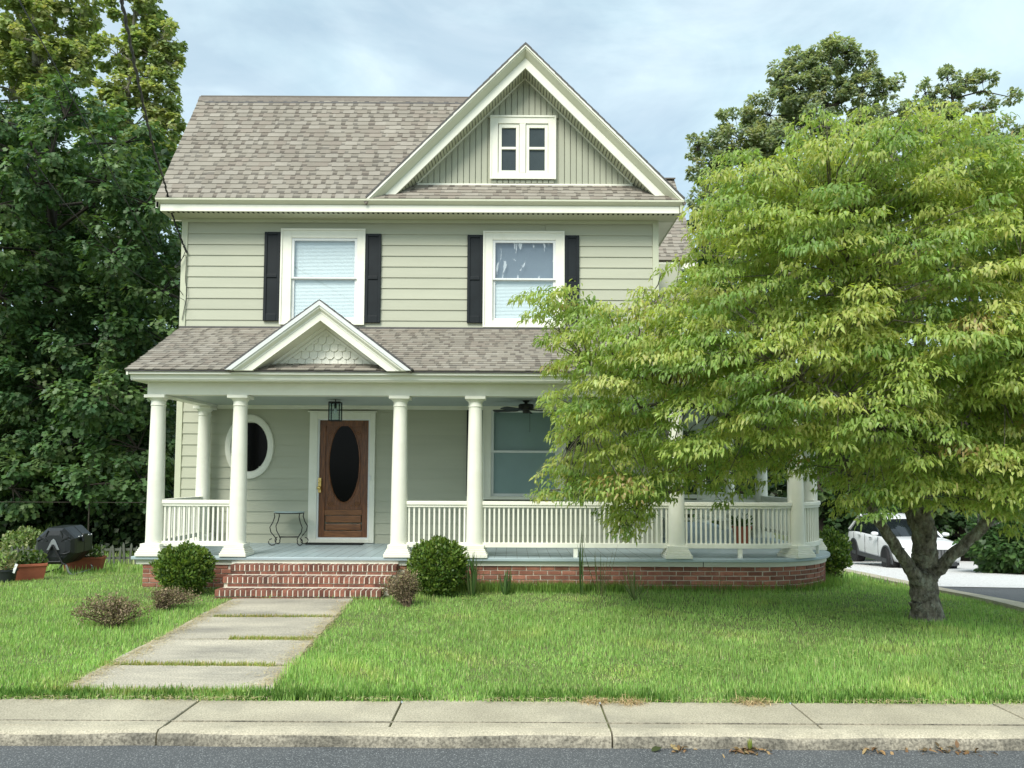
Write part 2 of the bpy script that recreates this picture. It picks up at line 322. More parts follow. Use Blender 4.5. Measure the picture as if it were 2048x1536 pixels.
# ================================================================== GROUND: road, kerb, sidewalk, path, lawn, drive
KERB_Y = 4.93
road = MB().box(-150, 150, -4.6, KERB_Y+0.02, -0.40, -0.088).build('road', 'asphalt'); tag(road, 'dark grey speckled asphalt street along the kerb', 'road', kind='structure')
def curve_ground(name, xs, ys, mat, dz=0.0, f=None):
    V = []; Fs = []
    for y in ys:
        for x in xs: V.append((x, y, float(G(x, y))+dz))
    n = len(xs)
    for j in range(len(ys)-1):
        for i in range(n-1): Fs.append((j*n+i, j*n+i+1, (j+1)*n+i+1, (j+1)*n+i))
    return MB().mesh(V, Fs).build(name, mat, smooth=True)
lx = [-200, -120, -80, -50, -35, -25, -20]+[x*0.5 for x in range(-34, 35)]+[20, 25, 35, 50, 80, 120, 200]
ly = [5.62]+[6+0.5*i for i in range(60)]+[40, 55, 80, 120, 200, 400]
lawn = curve_ground('lawn', lx, ly, 'soil'); tag(lawn, 'ground of the front and side lawn', 'lawn', kind='structure')
near = MB().face([(-200, -400, -0.05), (200, -400, -0.05), (200, -4.6, -0.05), (-200, -4.6, -0.05)]).build('ground', 'far_ground'); tag(near, 'ground beyond the far side of the street', 'ground', kind='structure')

kerb = tag(link('curb', None), 'worn concrete kerb between street and sidewalk', 'curb', kind='structure')
def kerb_piece(x0, x1, parent):
    b = MB(); n = max(2, int((x1-x0)/0.12)); prof = [(KERB_Y, -0.16), (KERB_Y-0.002, -0.05), (KERB_Y+0.006, -0.018), (KERB_Y+0.03, -0.002), (KERB_Y+0.12, 0.0), (KERB_Y+0.12, -0.16)]
    r = random.Random(int(x0*100)+5); vs = []; fs = []
    for i in range(n+1):
        x = x0+(x1-x0)*i/n; wv = .007*math.sin(x*2.1)+.005*math.sin(x*5.3+1)+(r.uniform(-.012, .004) if r.random() < .12 else 0); j = [r.uniform(-.004, .004)+wv*(1 if q_ < 4 else 0) for q_ in range(len(prof))]
        for (y, z), q in zip(prof, j): vs.append((x, y+q, z+q*0.4))
    k = len(prof)
    for i in range(n):
        for q in range(k-1): fs.append((i*k+q, (i+1)*k+q, (i+1)*k+q+1, i*k+q+1))
    fs.append(tuple(range(k))); fs.append(tuple(range(n*k, n*k+k))[::-1])
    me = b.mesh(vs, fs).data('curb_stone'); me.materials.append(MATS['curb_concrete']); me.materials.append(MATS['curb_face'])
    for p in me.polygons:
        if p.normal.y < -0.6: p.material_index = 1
    smooth_mesh(me, 60); return link('curb_stone', me, parent)
KX = [-60, -30, -15, -9.5, -6.5, -2.23, 0.64, 5.0, 9.0, 15, 30, 60]
for i in range(len(KX)-1): kerb_piece(KX[i]+0.006, KX[i+1]-0.006, kerb)
side = tag(link('sidewalk', None), 'pale concrete sidewalk in front of the lawn', 'sidewalk', kind='structure')
JX = [-40, -20, -12, -9.3, -7.85, -6.45, -5.05, -3.65, -2.23, -0.78, 0.64, 2.01, 3.46, 4.9, 6.3, 7.7, 9.2, 12, 20, 40]
for i in range(len(JX)-1):
    a, c = JX[i], JX[i+1]; dz = random.uniform(-.004, .004)
    MB().box(a+0.007, c-0.007, KERB_Y+0.122, 5.64, -0.10, 0.002+dz).build('sidewalk_slab', 'concrete', side, bevel=0.006)
MB().box(-40, 40, KERB_Y+0.122, 5.64, -0.12, -0.022).build('joint_bed', 'soil', side)
path = tag(link('front_path', None), 'old concrete slab path from brick steps to sidewalk', 'path', kind='structure')
PATH = [((-3.58, 10.05), (-2.02, 10.05), (-2.00, 8.84), (-3.54, 8.82)), ((-3.52, 8.75), (-1.97, 8.76), (-1.92, 7.66), (-3.46, 7.60)),
        ((-3.47, 7.57), (-1.91, 7.61), (-1.86, 6.64), (-3.42, 6.62)), ((-3.40, 6.54), (-1.83, 6.55), (-1.78, 5.86), (-3.34, 5.80))]
for q in PATH:
    rr = random.Random(int(q[0][1]*100)); t = [rr.uniform(0.006, 0.022) for _ in q]; ring = []
    for i in range(4):                      # worn, uneven slab edges
        (ax, ay), (bx, by) = q[i], q[(i+1) % 4]; m_ = max(4, int(math.hypot(bx-ax, by-ay)/0.11))
        for k in range(m_):
            u_ = k/m_; j = rr.uniform(-.018, .012) if k else -.03; nx, ny = (by-ay), -(bx-ax); ln = math.hypot(nx, ny); cx_ = sum(p_[0] for p_ in q)/4; cy_ = sum(p_[1] for p_ in q)/4
            x_, y_ = ax+(bx-ax)*u_, ay+(by-ay)*u_; sg = 1 if ((x_-cx_)*nx+(y_-cy_)*ny) > 0 else -1
            ring.append((x_+sg*nx/ln*j, y_+sg*ny/ln*j, t[i]+(t[(i+1) % 4]-t[i])*u_))
    n = len(ring); vs = [(x_, y_, -.08) for x_, y_, _ in ring]+ring+[(sum(r_[0] for r_ in ring)/n, sum(r_[1] for r_ in ring)/n, sum(t)/4)]
    MB().mesh(vs, [(n+i, n+(i+1) % n, 2*n) for i in range(n)]+[(i, (i+1) % n, n+(i+1) % n, n+i) for i in range(n)]).build('path_slab', 'path_concrete', path)
def in_quad(x, y, q, m=0.0):
    ok = np.ones(np.shape(x), bool); cx = sum(p[0] for p in q)/4; cy = sum(p[1] for p in q)/4
    for i in range(4):
        (ax, ay), (bx, by) = q[i], q[(i+1) % 4]; cr = (bx-ax)*(y-ay)-(by-ay)*(x-ax); s = np.sign((bx-ax)*(cy-ay)-(by-ay)*(cx-ax)); ok &= (cr*s > -m*math.hypot(bx-ax, by-ay))
    return ok
# driveway: concrete edging, asphalt apron, white gravel
EA, EB = gp(2048, 1226), gp(1692, 1147); ed = (EB-EA); ed.z = 0; ed.normalize(); en = Vector((ed.y, -ed.x, 0))
def edge_pt(t, off):                    # t metres along the lawn side of the edging, off metres to the right
    p = EA+ed*t+en*off; return (p.x, p.y)
def strip(name, mat, t0, t1, o0, o1, dz, step=0.6, thick=0.1):
    n = int((t1-t0)/step)+1; m_ = max(2, int((o1-o0)/1.2)+1); V = []; Fs = []
    for i in range(n+1):
        t = t0+(t1-t0)*i/n
        for j in range(m_): x, y = edge_pt(t, o0+(o1-o0)*j/(m_-1)); V.append((x, y, float(G(x, y))+dz))
    for i in range(n):
        for j in range(m_-1): Fs.append((i*m_+j, i*m_+j+1, (i+1)*m_+j+1, (i+1)*m_+j))
    k = len(V)
    V += [(x, y, z-thick) for x, y, z in V]
    for i in range(n): Fs.append((i*m_, (i+1)*m_, (i+1)*m_+k, i*m_+k))
    return MB().mesh(V, Fs).build(name, mat)
t_join = (gp(1950, 1177)-EA).dot(ed)
e_ = strip('driveway_edging', 'concrete', -3.6, 18, 0, 0.34, 0.06); tag(e_, 'concrete edging strip between lawn and driveway', 'edging', kind='structure')
d_ = strip('driveway', 'asphalt', -3.2, t_join, 0.345, 7.0, 0.02); tag(d_, 'grey asphalt driveway apron beside the lawn', 'driveway', kind='structure')
g_ = strip('gravel', 'gravel', t_join-0.05, 24, 0.345, 7.5, 0.03); tag(g_, 'bright white gravel parking strip beyond the asphalt', 'gravel', kind='stuff')
EDGE_T = lambda x, y: ((x-EA.x)*ed.x+(y-EA.y)*ed.y, (x-EA.x)*en.x+(y-EA.y)*en.y)

# ================================================================== HOUSE
WY = 13.2                                # front wall face
FZ = 0.45                                # porch floor
XL, XR = -5.76, 2.53                     # wall corners
EY, EZ = 12.75, 6.26                     # eave edge
RY, RZ = 14.40, 8.80                     # main ridge
GXc, GZ = 0.20, 8.96                     # front gable centre and apex
GX0, GX1 = -2.47, 2.88                   # gable feet
PEY, PEZ, PWZ = 10.70, 3.06, 4.13        # porch roof eave and top at the wall
house = thing('house', 'sage green two storey house with cream trim and wraparound porch', 'house', loc=(-1.6, WY, 0))
HL = Vector((-1.6, WY, 0))
class H(MB):                             # parts of the house are given in world metres
    def build(s, name, mat, parent=None, **k):
        if parent is None or parent is house:
            s.v = [(x-HL.x, y-HL.y, z-HL.z) for x, y, z in s.v]; return MB.build(s, name, mat, house, **k)
        s.v = [(x-HL.x, y-HL.y, z-HL.z) for x, y, z in s.v]; return MB.build(s, name, mat, parent, **k)
hloc = lambda x, y, z: (x-HL.x, y-HL.y, z-HL.z)

# ---- walls (bodies) and lap siding boards of the front
body = H(); body.box(XL+0.02, XR-0.02, WY+0.06, 15.9, 0, 6.14)
front_wall = body.build('front_wall', 'siding')
H().box(-4.0, 3.55, 16.0, 20.2, 0, 6.1).build('rear_wing_wall', 'siding')
def board(mb_z0, h, x0, x1, parent, name='siding_board'):
    z0, z1 = mb_z0, mb_z0+h+0.012
    b = H(); y0 = WY-0.021; poly = [(y0, z0), (y0+0.017, z1), (WY+0.055, z1), (WY+0.055, z0)]
    b.prism(poly, x0, x1, 'x'); return b.build(name, 'siding', parent)
def minus(a, c, holes):
    segs = [(a, c)]
    for h0, h1 in holes:
        o = []
        for s0, s1 in segs:
            if h1 <= s0 or h0 >= s1: o.append((s0, s1)); continue
            if h0 > s0+0.02: o.append((s0, h0))
            if h1 < s1-0.02: o.append((h1, s1))
        segs = o
    return segs
WIN = [(-3.995, -2.600, 4.235, 5.850), (-0.480, 0.860, 4.205, 5.825), (-0.460, 0.890, 1.245, 2.80), (-3.43, -2.375, 0.2, 2.65)]
step = 0.1895
z = 4.284-step*1
while z < 6.1:
    h = min(step, 6.10-z)
    for s0, s1 in minus(XL+0.10, XR-0.10, [(w[0], w[1]) for w in WIN[:2] if w[2] < z+h*0.5 < w[3]]):
        # long rows are two lengths of board with a butt joint
        if s1-s0 > 3 and random.random() < 0.7:
            mid = random.uniform(s0+1, s1-1); board(z, h, s0, mid-0.002, front_wall); board(z, h, mid+0.002, s1, front_wall)
        else: board(z, h, s0, s1, front_wall)
    z += step
z = 0.605-step
OV = (-4.495, 2.09, 0.36, 0.49)
while z < 2.9:
    h = step; zc = z+h*0.5
    hs = [(w[0], w[1]) for w in WIN[2:] if w[2] < zc < w[3]]
    k = 1-((zc-OV[1])/OV[3])**2
    if k > 0: hs.append((OV[0]-OV[2]*math.sqrt(k), OV[0]+OV[2]*math.sqrt(k)))
    for s0, s1 in minus(XL+0.10, XR-0.10, sorted(hs)): board(z, h, s0, s1, front_wall)
    z += step
H().box(XL-0.005, XL+0.098, WY-0.034, WY+0.07, 0.1, 6.12).build('corner_board', 'trim_sage', bevel=0.004)
H().box(XR-0.098, XR+0.005, WY-0.034, WY+0.07, 0.1, 6.12).build('corner_board', 'trim_sage', bevel=0.004)

# ---- shingle strips: each strip is one laminated shingle about a metre long
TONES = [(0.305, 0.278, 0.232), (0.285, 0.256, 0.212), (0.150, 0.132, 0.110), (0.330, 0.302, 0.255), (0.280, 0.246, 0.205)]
def shingle_mesh(L, expo, rng, left_cut=0.0):
    b = MB(); lap = expo*0.9
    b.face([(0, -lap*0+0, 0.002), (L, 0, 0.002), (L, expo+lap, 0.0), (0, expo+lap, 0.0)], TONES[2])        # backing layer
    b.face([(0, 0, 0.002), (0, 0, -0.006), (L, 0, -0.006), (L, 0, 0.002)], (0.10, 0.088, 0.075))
    x = 0.0; up = rng.random() < 0.5
    while x < L-0.01:
        w = min(rng.uniform(0.09, 0.25) if up else rng.uniform(0.06, 0.13), L-x); c = TONES[rng.choice([0, 0, 1, 3, 4])]; k = rng.uniform(0.94, 1.05); c = tuple(q*k for q in c)
        if up:
            h = 0.009; y0 = -0.004
            vs = [(x, y0, -0.004), (x+w, y0, -0.004), (x+w, y0, h), (x, y0, h), (x+w, expo+lap*0.5, h*0.5), (x, expo+lap*0.5, h*0.5), (x, expo+lap*.5, -.002), (x+w, expo+lap*.5, -.002)]
            b.mesh(vs, [(0, 1, 2, 3), (3, 2, 4, 5), (0, 3, 5, 6), (2, 1, 7, 4)], c)
        else:                                # recessed tab: darker print towards its butt also paints in the slot's shadow line
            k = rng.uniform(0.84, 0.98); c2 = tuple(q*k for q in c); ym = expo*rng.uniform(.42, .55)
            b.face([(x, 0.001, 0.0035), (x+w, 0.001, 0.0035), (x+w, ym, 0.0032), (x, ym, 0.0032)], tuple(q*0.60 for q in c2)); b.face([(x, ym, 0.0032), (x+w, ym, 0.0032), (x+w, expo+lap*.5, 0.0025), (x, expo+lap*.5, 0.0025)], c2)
        x += w; up = not up
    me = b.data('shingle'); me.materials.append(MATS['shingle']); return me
SH_R = random.Random(3)
SH_CACHE = {}
def lay_shingles(parent, origin, udir, vdir, v_len, u0, u1, expo, lift=0.012, tilt=0.05):
    """rows of shingles on a roof plane; u0(v), u1(v) give the row ends; origin in world metres"""
    udir = Vector(udir).normalized(); vdir = Vector(vdir).normalized(); nrm = udir.cross(vdir).normalized()
    if nrm.z < 0: nrm = -nrm
    variants = SH_CACHE.setdefault(expo, [shingle_mesh(1.0, expo, SH_R) for _ in range(9)])
    n = int(v_len/expo+0.5)
    # tilt so each row's butt end stands proud of the row below
    vt = (vdir*math.cos(tilt)-nrm*math.sin(tilt)); nt_ = udir.cross(vt)
    if nt_.z < 0: nt_ = -nt_
    for i in range(n):
        v = i*expo; a, c = u0(v+expo*0.5), u1(v+expo*0.5)
        if c-a < 0.04: continue
        x = a-SH_R.uniform(0.15, 0.85)
        while x < c-0.005:
            s, e = max(x, a), min(x+1.0, c); x += 1.0
            if e-s < 0.03: continue
            me = SH_R.choice(variants) if e-s > 0.999 else shingle_mesh(e-s, expo, SH_R)
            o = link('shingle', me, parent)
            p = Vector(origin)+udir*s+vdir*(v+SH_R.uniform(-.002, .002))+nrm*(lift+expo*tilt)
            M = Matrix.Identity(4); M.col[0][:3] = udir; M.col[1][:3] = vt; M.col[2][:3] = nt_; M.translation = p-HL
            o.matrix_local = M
def slab(b, pts, thick):                  # roof deck: polygon with thickness downwards along its normal
    pts = [Vector(p) for p in pts]; n = (pts[1]-pts[0]).cross(pts[2]-pts[0]).normalized()
    if n.z < 0: n = -n
    k = len(pts); vs = pts+[p-n*thick for p in pts]
    return b.mesh(vs, [tuple(range(k)), tuple(range(k, 2*k))[::-1]]+[(i, i+k, (i+1) % k+k, (i+1) % k) for i in range(k)])

# main roof, left of the front gable
sl = (RZ-EZ)/(RY-EY); vl = math.hypot(RZ-EZ, RY-EY); vd = Vector((0, RY-EY, RZ-EZ))
gs = (GZ-EZ)/(GXc-GX0)                    # gable slope
vx = lambda Y: GX0+((Y-EY)*sl)/gs         # valley
b = H(); slab(b, [(-6.03, EY, EZ), (vx(EY)+0.12, EY, EZ), (vx(RY)+0.12, RY, RZ), (-6.03, RY, RZ)], 0.05)
slab(b, [(-6.03, RY, RZ), (GXc, RY, RZ), (GXc, 2*RY-EY, EZ), (-6.03, 2*RY-EY, EZ)], 0.05)
main_roof = b.build('main_roof', 'shingle_back')
lay_shingles(main_roof, (0, EY-0.012, EZ), (1, 0, 0), vd, vl-0.03, lambda v: -6.035, lambda v: vx(EY+(RY-EY)*v/vl)+0.06, 0.127)
for i in range(22):                        # ridge cap shingles
    b = H()
    x0 = -6.04+i*0.28; lift = 0.012+random.uniform(0, .006)
    for sgn in (-1, 1):
        p0 = Vector((x0, RY, RZ+0.055+lift)); d = Vector((0, sgn*(RY-EY), -(RZ-EZ))).normalized()*0.15
        q = [p0, p0+Vector((0.33, 0, -0.006)), p0+Vector((0.33, 0, -0.006))+d, p0+d]
        slab(b, q, 0.012)
    b.build('ridge_cap_shingle', 'shingle_back', main_roof)
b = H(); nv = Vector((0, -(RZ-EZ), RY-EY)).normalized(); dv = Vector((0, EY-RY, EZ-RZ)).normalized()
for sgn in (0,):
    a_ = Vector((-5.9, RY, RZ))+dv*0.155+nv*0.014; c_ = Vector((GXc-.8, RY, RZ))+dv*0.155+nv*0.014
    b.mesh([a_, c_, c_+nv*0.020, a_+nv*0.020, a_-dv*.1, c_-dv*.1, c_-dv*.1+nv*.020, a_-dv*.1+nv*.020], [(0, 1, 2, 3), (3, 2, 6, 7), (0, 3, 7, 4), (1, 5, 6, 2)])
b.build('ridge_vent_shadow', 'lead_flashing', main_roof)  # vent strip coloured dark to draw the shadow line under the ridge caps

# gable roof running back from the front gable to the rear wing
b = H(); Y0 = EY-0.03
slab(b, [(GX0-0.05, Y0, EZ-0.05*gs), (GXc, Y0, GZ), (GXc, 18.3, GZ), (GX0-0.05, 18.3, EZ-0.05*gs)], 0.05)
gable_roof = b.build('gable_roof', 'shingle_back')
b = H(); slab(b, [(GX1+0.04, Y0, EZ-0.04), (GXc, Y0, GZ), (GXc, 18.3, GZ), (GX1+0.04, 18.3, EZ-0.04)], 0.05); b.build('right_slope', 'shingle_back', gable_roof)
b = H()                                    # bent shingle caps seen along the rake edge
for sgn, xf in ((-1, GX0-0.02), (1, GX1+0.02)):
    n = 26
    for i in range(n):
        t0, t1 = i/n, (i+1)/n; x0 = xf+(GXc-xf)*t0; x1 = xf+(GXc-xf)*t1; z0 = EZ+(GZ-EZ)*t0; z1 = EZ+(GZ-EZ)*t1
        j = random.uniform(0.0, 0.008)
        slab(b, [(x0, Y0-0.02-j, z0+0.035), (x1, Y0-0.02-j, z1+0.028), (x1, Y0+0.3, z1+0.028), (x0, Y0+0.3, z0+0.035)], 0.03)
b.build('rake_shingle_edge', 'lead_flashing', gable_roof)['kind'] = 'stuff'

# pent roof under the gable
PB, PT = 12.75, 13.19; PTZ = 6.665
b = H(); slab(b, [(GX0-0.1, PB, EZ), (GX1, PB, EZ), (GX1-0.35, PT, PTZ), (GX0+0.3, PT, PTZ)], 0.05)
pent = b.build('pent_roof', 'shingle_back'); pl = math.hypot(PT-PB, PTZ-EZ)
lay_shingles(pent, (0, PB-0.012, EZ), (1, 0, 0), (0, PT-PB, PTZ-EZ), pl-0.02, lambda v: GX0-0.08+v*0.75, lambda v: GX1-0.02-v*0.75, 0.127)
H().box(GX0+0.62, GX1-0.62, PT-0.03, PT+0.02, PTZ+0.012, PTZ+0.04).build('flashing', 'trim', pent)

# gable wall with vertical boards
b = H(); b.prism([(GX0+0.3, 6.3), (GX1-0.3, 6.3), (GXc, GZ-0.22)], WY+0.02, WY+0.06, 'y'); gable_wall = b.build('gable_wall', 'gable_siding')
AW = (-0.395, 0.735, 6.795, 7.905)        # attic window outer
x = GX0+0.56; bw = 0.104
while x < GX1-0.60:
    zt = lambda xx: GZ-0.26*math.sqrt(1+gs*gs)-abs(xx-GXc)*gs
    for lo in ([PTZ+0.03] if not (AW[0]-0.03 < x+bw*.5 < AW[1]+0.03) else [AW[3]-0.01]):
        a, c = zt(x), zt(x+bw)
        if min(a, c) > lo+0.03:
            q = H(); e = 0.006
            poly = [(x+e, lo), (x+bw-e, lo), (x+bw-e, c-0.0), (x+e, a-0.0)]
            if x < GXc < x+bw: poly = [(x+e, lo), (x+bw-e, lo), (x+bw-e, c), (GXc, zt(GXc)), (x+e, a)]
            q.prism(poly, WY-0.012, WY+0.03, 'y'); q.build('gable_board', 'gable_siding', gable_wall, bevel=0.004)
    x += bw

def rake(name, mat, prof, xf, zf, xc, apex_z, parent, extra=0.0):
    """trim swept up one side of a gable: prof [(y, depth below the roof line)] closed; mitred at the apex, plumb at the foot"""
    s = (apex_z-zf)/(xc-xf); ca = 1/math.sqrt(1+s*s)  # feet are cut level on the roof below
    b = H(); vs = []
    for y, d in prof: vs.append((xf+math.copysign(d/ca/abs(s), xc-xf), y, zf))
    for y, d in prof: vs.append((xc, y, apex_z-d/ca))
    n = len(prof); b.mesh(vs, [tuple(range(n)), tuple(range(n, 2*n))[::-1]]+[(i, (i+1) % n, n+(i+1) % n, n+i) for i in range(n)])
    return b.build(name, mat, parent)
for xf in (GX0, GX1):
    rake('drip_edge', 'trim', [(EY-0.05, 0.0), (EY-0.05, 0.03), (EY+0.05, 0.03), (EY+0.05, 0.0)], xf, EZ, GXc, GZ, gable_roof)
    rake('crown_moulding', 'trim_cream', [(EY-0.035, 0.032), (EY-0.03, 0.05), (EY+0.10, 0.118), (EY+0.2, 0.118), (EY+0.2, 0.032)], xf, EZ, GXc, GZ, gable_roof)
    rake('bargeboard', 'trim', [(EY+0.09, 0.120), (EY+0.09, 0.245), (EY+0.12, 0.245), (EY+0.12, 0.120)], xf, EZ, GXc, GZ, gable_roof)
    rake('rake_soffit', 'trim_sage', [(EY+0.122, 0.215), (EY+0.122, 0.24), (WY+0.03, 0.24), (WY+0.03, 0.215)], xf, EZ, GXc, GZ, gable_roof)
    rake('soffit_channel', 'trim', [(WY-0.04, 0.242), (WY-0.04, 0.262), (WY+0.02, 0.262), (WY+0.02, 0.242)], xf, EZ, GXc, GZ, gable_roof)
b = H()                                    # dark vent slots in the rake soffit
for sgn in (-1, 1):
    for i in range(44):
        t = (i+0.5)/44; d = 0.2428*math.sqrt(1+gs*gs); xx = GXc+sgn*(GXc-GX0-0.5)*t; zz = GZ-abs(xx-GXc)*gs-d
        b.box(-0.006, 0.006, EY+0.14, WY-0.05, -0.0025, 0.001, M=Matrix.Translation((xx, 0, zz)) @ Matrix.Rotation(sgn*math.atan(gs), 4, 'Y'))
b.build('vent_slots', 'fence_grey', gable_roof)['kind'] = 'stuff'

# eave trim: gutter-like crown, fascia and vented soffit
EX0, EX1 = -6.03, 2.88
b = H(); b.prism([(EY-0.05, EZ-0.002), (EY-0.045, EZ-0.03), (EY+0.05, EZ-0.085), (EY+0.14, EZ-0.085), (EY+0.14, EZ-0.06)], EX0, EX1, 'x'); b.build('eave_crown', 'trim_cream')
H().box(EX0+0.06, EX1-0.07, EY+0.03, EY+0.06, EZ-0.20, EZ-0.087).build('fascia', 'trim')
H().box(EX0+0.06, EX1-0.07, EY+0.062, WY+0.05, EZ-0.20, EZ-0.18).build('soffit', 'trim_sage')
H().box(XL+0.1, XR-0.1, WY-0.04, WY-0.0225, EZ-0.26, EZ-0.202).build('frieze', 'trim_sage')
b = H()
x = EX0+0.15
while x < EX1-0.15: b.box(x, x+0.035, EY+0.066, EY+0.13, EZ-0.2025, EZ-0.199); x += 0.085
b.build('soffit_vents', 'dark_room')['kind'] = 'stuff'
b = H(); b.prism([(GX1+0.03, EZ-0.03), (GX1-0.04, EZ-0.20), (GX1-0.06, EZ-0.20), (GX1-0.06, EZ-0.03)], EY+0.0, 16.5, 'y'); b.build('side_fascia', 'trim_sage')
H().box(XR+0.01, GX1-0.061, EY+0.07, 16.0, EZ-0.19, EZ-0.17).build('side_soffit', 'trim')
b = H(); b.prism([(EX0, EZ), (EX0, EZ-0.14), (EX0+0.03, EZ-0.16), (EX0+0.03, EZ)], EY, EY+0.02, 'y')
vsr = [(-6.035, EY, EZ-0.005), (-6.035, EY, EZ-0.16), (-6.035, RY, RZ-0.16), (-6.035, RY, RZ-0.005), (-6.0, EY, EZ-0.02), (-6.0, EY, EZ-0.16), (-6.0, RY, RZ-0.16), (-6.0, RY, RZ-0.02)]
b.mesh(vsr, [(0, 1, 2, 3), (4, 7, 6, 5), (0, 4, 5, 1), (1, 5, 6, 2)]); b.build('left_rake_board', 'trim')
b = H(); b.prism([(EX0+0.02, EZ-0.2), (XL+0.02, EZ-0.2), (XL+0.02, EZ+0.4), (EX0+0.02, EZ+0.02)], WY+0.1, WY+0.14, 'y'); b.build('eave_return', 'trim_sage')
b = H(); b.prism([(WY+0.06, 6.1), (15.9, 6.1), (RY+0.05, RZ-0.12), (RY-0.05, RZ-0.12)], XL+0.02, XL+0.1, 'x'); b.build('side_gable_wall', 'siding')

# rear wing roof seen past the right corner
b = H(); slab(b, [(0.5, 16.05, 6.17), (3.9, 16.05, 6.17), (3.9, 18.3, 8.78), (0.5, 18.3, 8.78)], 0.05); slab(b, [(-4.3, 18.3, 8.78), (3.9, 18.3, 8.78), (3.9, 20.55, 6.17), (-4.3, 20.55, 6.17)], 0.05)
slab(b, [(-4.3, 16.3, 6.46), (0.5, 16.3, 6.46), (0.5, 18.3, 8.78), (-4.3, 18.3, 8.78)], 0.05)
wing = b.build('rear_wing_roof', 'shingle_back'); wl_ = math.hypot(2.25, 2.61)
lay_shingles(wing, (0, 16.04, 6.17), (1, 0, 0), (0, 2.25, 2.61), wl_-0.03, lambda v: 2.0, lambda v: 3.91, 0.127)
b = H(); slab(b, [(2.2, 18.2, 8.82), (3.92, 18.2, 8.82), (3.92, 18.35, 8.86), (2.2, 18.35, 8.86)], 0.03); b.build('ridge_cap', 'shingle_back', wing)
H().box(2.3, 3.92, 16.06, 16.12, 6.0, 6.14).build('wing_fascia', 'trim'); H().box(2.3, 3.6, 16.12, 16.5, 5.7, 6.0).build('wing_frieze', 'trim_sage')

# ---- windows
def frame_ring(b, x0, x1, z0, z1, wl_, wr, wt, wb, y0, y1):
    b.box(x0, x0+wl_, y0, y1, z0, z1); b.box(x1-wr, x1, y0, y1, z0, z1); b.box(x0+wl_, x1-wr, y0, y1, z1-wt, z1); b.box(x0+wl_, x1-wr, y0, y1, z0, z0+wb)
def sash_window(x0, x1, z0, z1, gx0, gx1, gz0, gz1, zm, blind, glass_t, glass_b, top_blind=True):
    b = H(); frame_ring(b, x0, x1, z0, z1, gx0-x0-0.045, x1-gx1-0.045, z1-gz1-0.045, gz0-z0-0.045, WY-0.045, WY+0.05)
    win = b.build('window', 'trim', bevel=0.005)
    b = H(); frame_ring(b, x0-0.012, x1+0.012, z0-0.012, z1+0.018, 0.03, 0.03, 0.03, 0.03, WY-0.062, WY-0.0455); b.build('outer_bead', 'trim', win, bevel=0.003)
    b = H(); frame_ring(b, gx0-0.045, gx1+0.045, zm+0.005, gz1+0.045, 0.045, 0.045, 0.045, 0.03, WY-0.03, WY+0.005); b.build('upper_sash', 'white_plastic', win, bevel=0.003)
    b = H(); frame_ring(b, gx0-0.045, gx1+0.045, gz0-0.045, zm+0.03, 0.045, 0.045, 0.035, 0.05, WY-0.004+0.01, WY+0.03); b.build('lower_sash', 'white_plastic', win, bevel=0.003)
    b = H(); b.face([(gx0-.01, WY-0.012, zm+0.03), (gx1+.01, WY-0.012, zm+0.03), (gx1+.01, WY-0.012, gz1+.01), (gx0-.01, WY-0.012, gz1+.01)]); b.build('pane', glass_t, win)
    b = H(); b.face([(gx0-.01, WY+0.018, gz0-.01), (gx1+.01, WY+0.018, gz0-.01), (gx1+.01, WY+0.018, zm), (gx0-.01, WY+0.018, zm)]); b.build('pane', glass_b, win)
    b = H(); zz = gz0-0.04; top = gz1+0.03 if top_blind else zm+0.0
    while zz < top:
        b.mesh([(gx0-.04, WY+0.036, zz), (gx1+.04, WY+0.036, zz), (gx1+.04, WY+0.046, zz+0.026), (gx0-.04, WY+0.046, zz+0.026)], [(0, 1, 2, 3)]); zz += 0.0245
    b.build('blind', blind, win)
    if not top_blind:
        b = H(); b.box(gx0-.04, gx1+.04, WY+0.05, WY+0.055, zm, gz1+.04); b.build('drawn_shade', 'grey_room', win)
    return win
w1 = sash_window(-4.02, -2.575, 4.21, 5.868, -3.80, -2.75, 4.33, 5.68, 5.005, 'blind', 'glass', 'glass')
w2 = sash_window(-0.505, 0.885, 4.18, 5.842, -0.304, 0.70, 4.335, 5.66, 5.00, 'blind', 'glass_film', 'glass', top_blind=False)
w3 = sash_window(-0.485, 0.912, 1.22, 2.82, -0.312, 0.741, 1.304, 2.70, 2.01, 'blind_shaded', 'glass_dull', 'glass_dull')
tag(w1, 'upper window with white blinds behind the porch gable'); tag(w2, 'upper window with cloudy peeling film on its top pane'); tag(w3, 'tall porch window behind the ceiling fan')
def shutter(x0, x1, z0, z1):
    b = H(); s = 0.05; zm = z0+(z1-z0)*0.505
    frame_ring(b, x0, x1, z0, z1, s, s, s, 0.12, WY-0.058, WY-0.018); b.box(x0+s, x1-s, WY-0.058, WY-0.018, zm-0.03, zm+0.03)
    sh = b.build('shutter', 'shutter', bevel=0.006)
    for a, c in ((z0+0.12, zm-0.03), (zm+0.03, z1-s)):
        q = H(); q.box(x0+s, x1-s, WY-0.042, WY-0.02, a, c); q.build('shutter_panel', 'shutter', sh)
for x0, x1, z0, z1 in ((-4.315, -4.038, 4.265, 5.825), (-2.558, -2.288, 4.24, 5.80), (-0.79, -0.522, 4.245, 5.79), (0.905, 1.152, 4.25, 5.79), (0.932, 1.195, 1.26, 2.78), (-0.775, -0.505, 1.26, 2.78)): shutter(x0, x1, z0, z1)
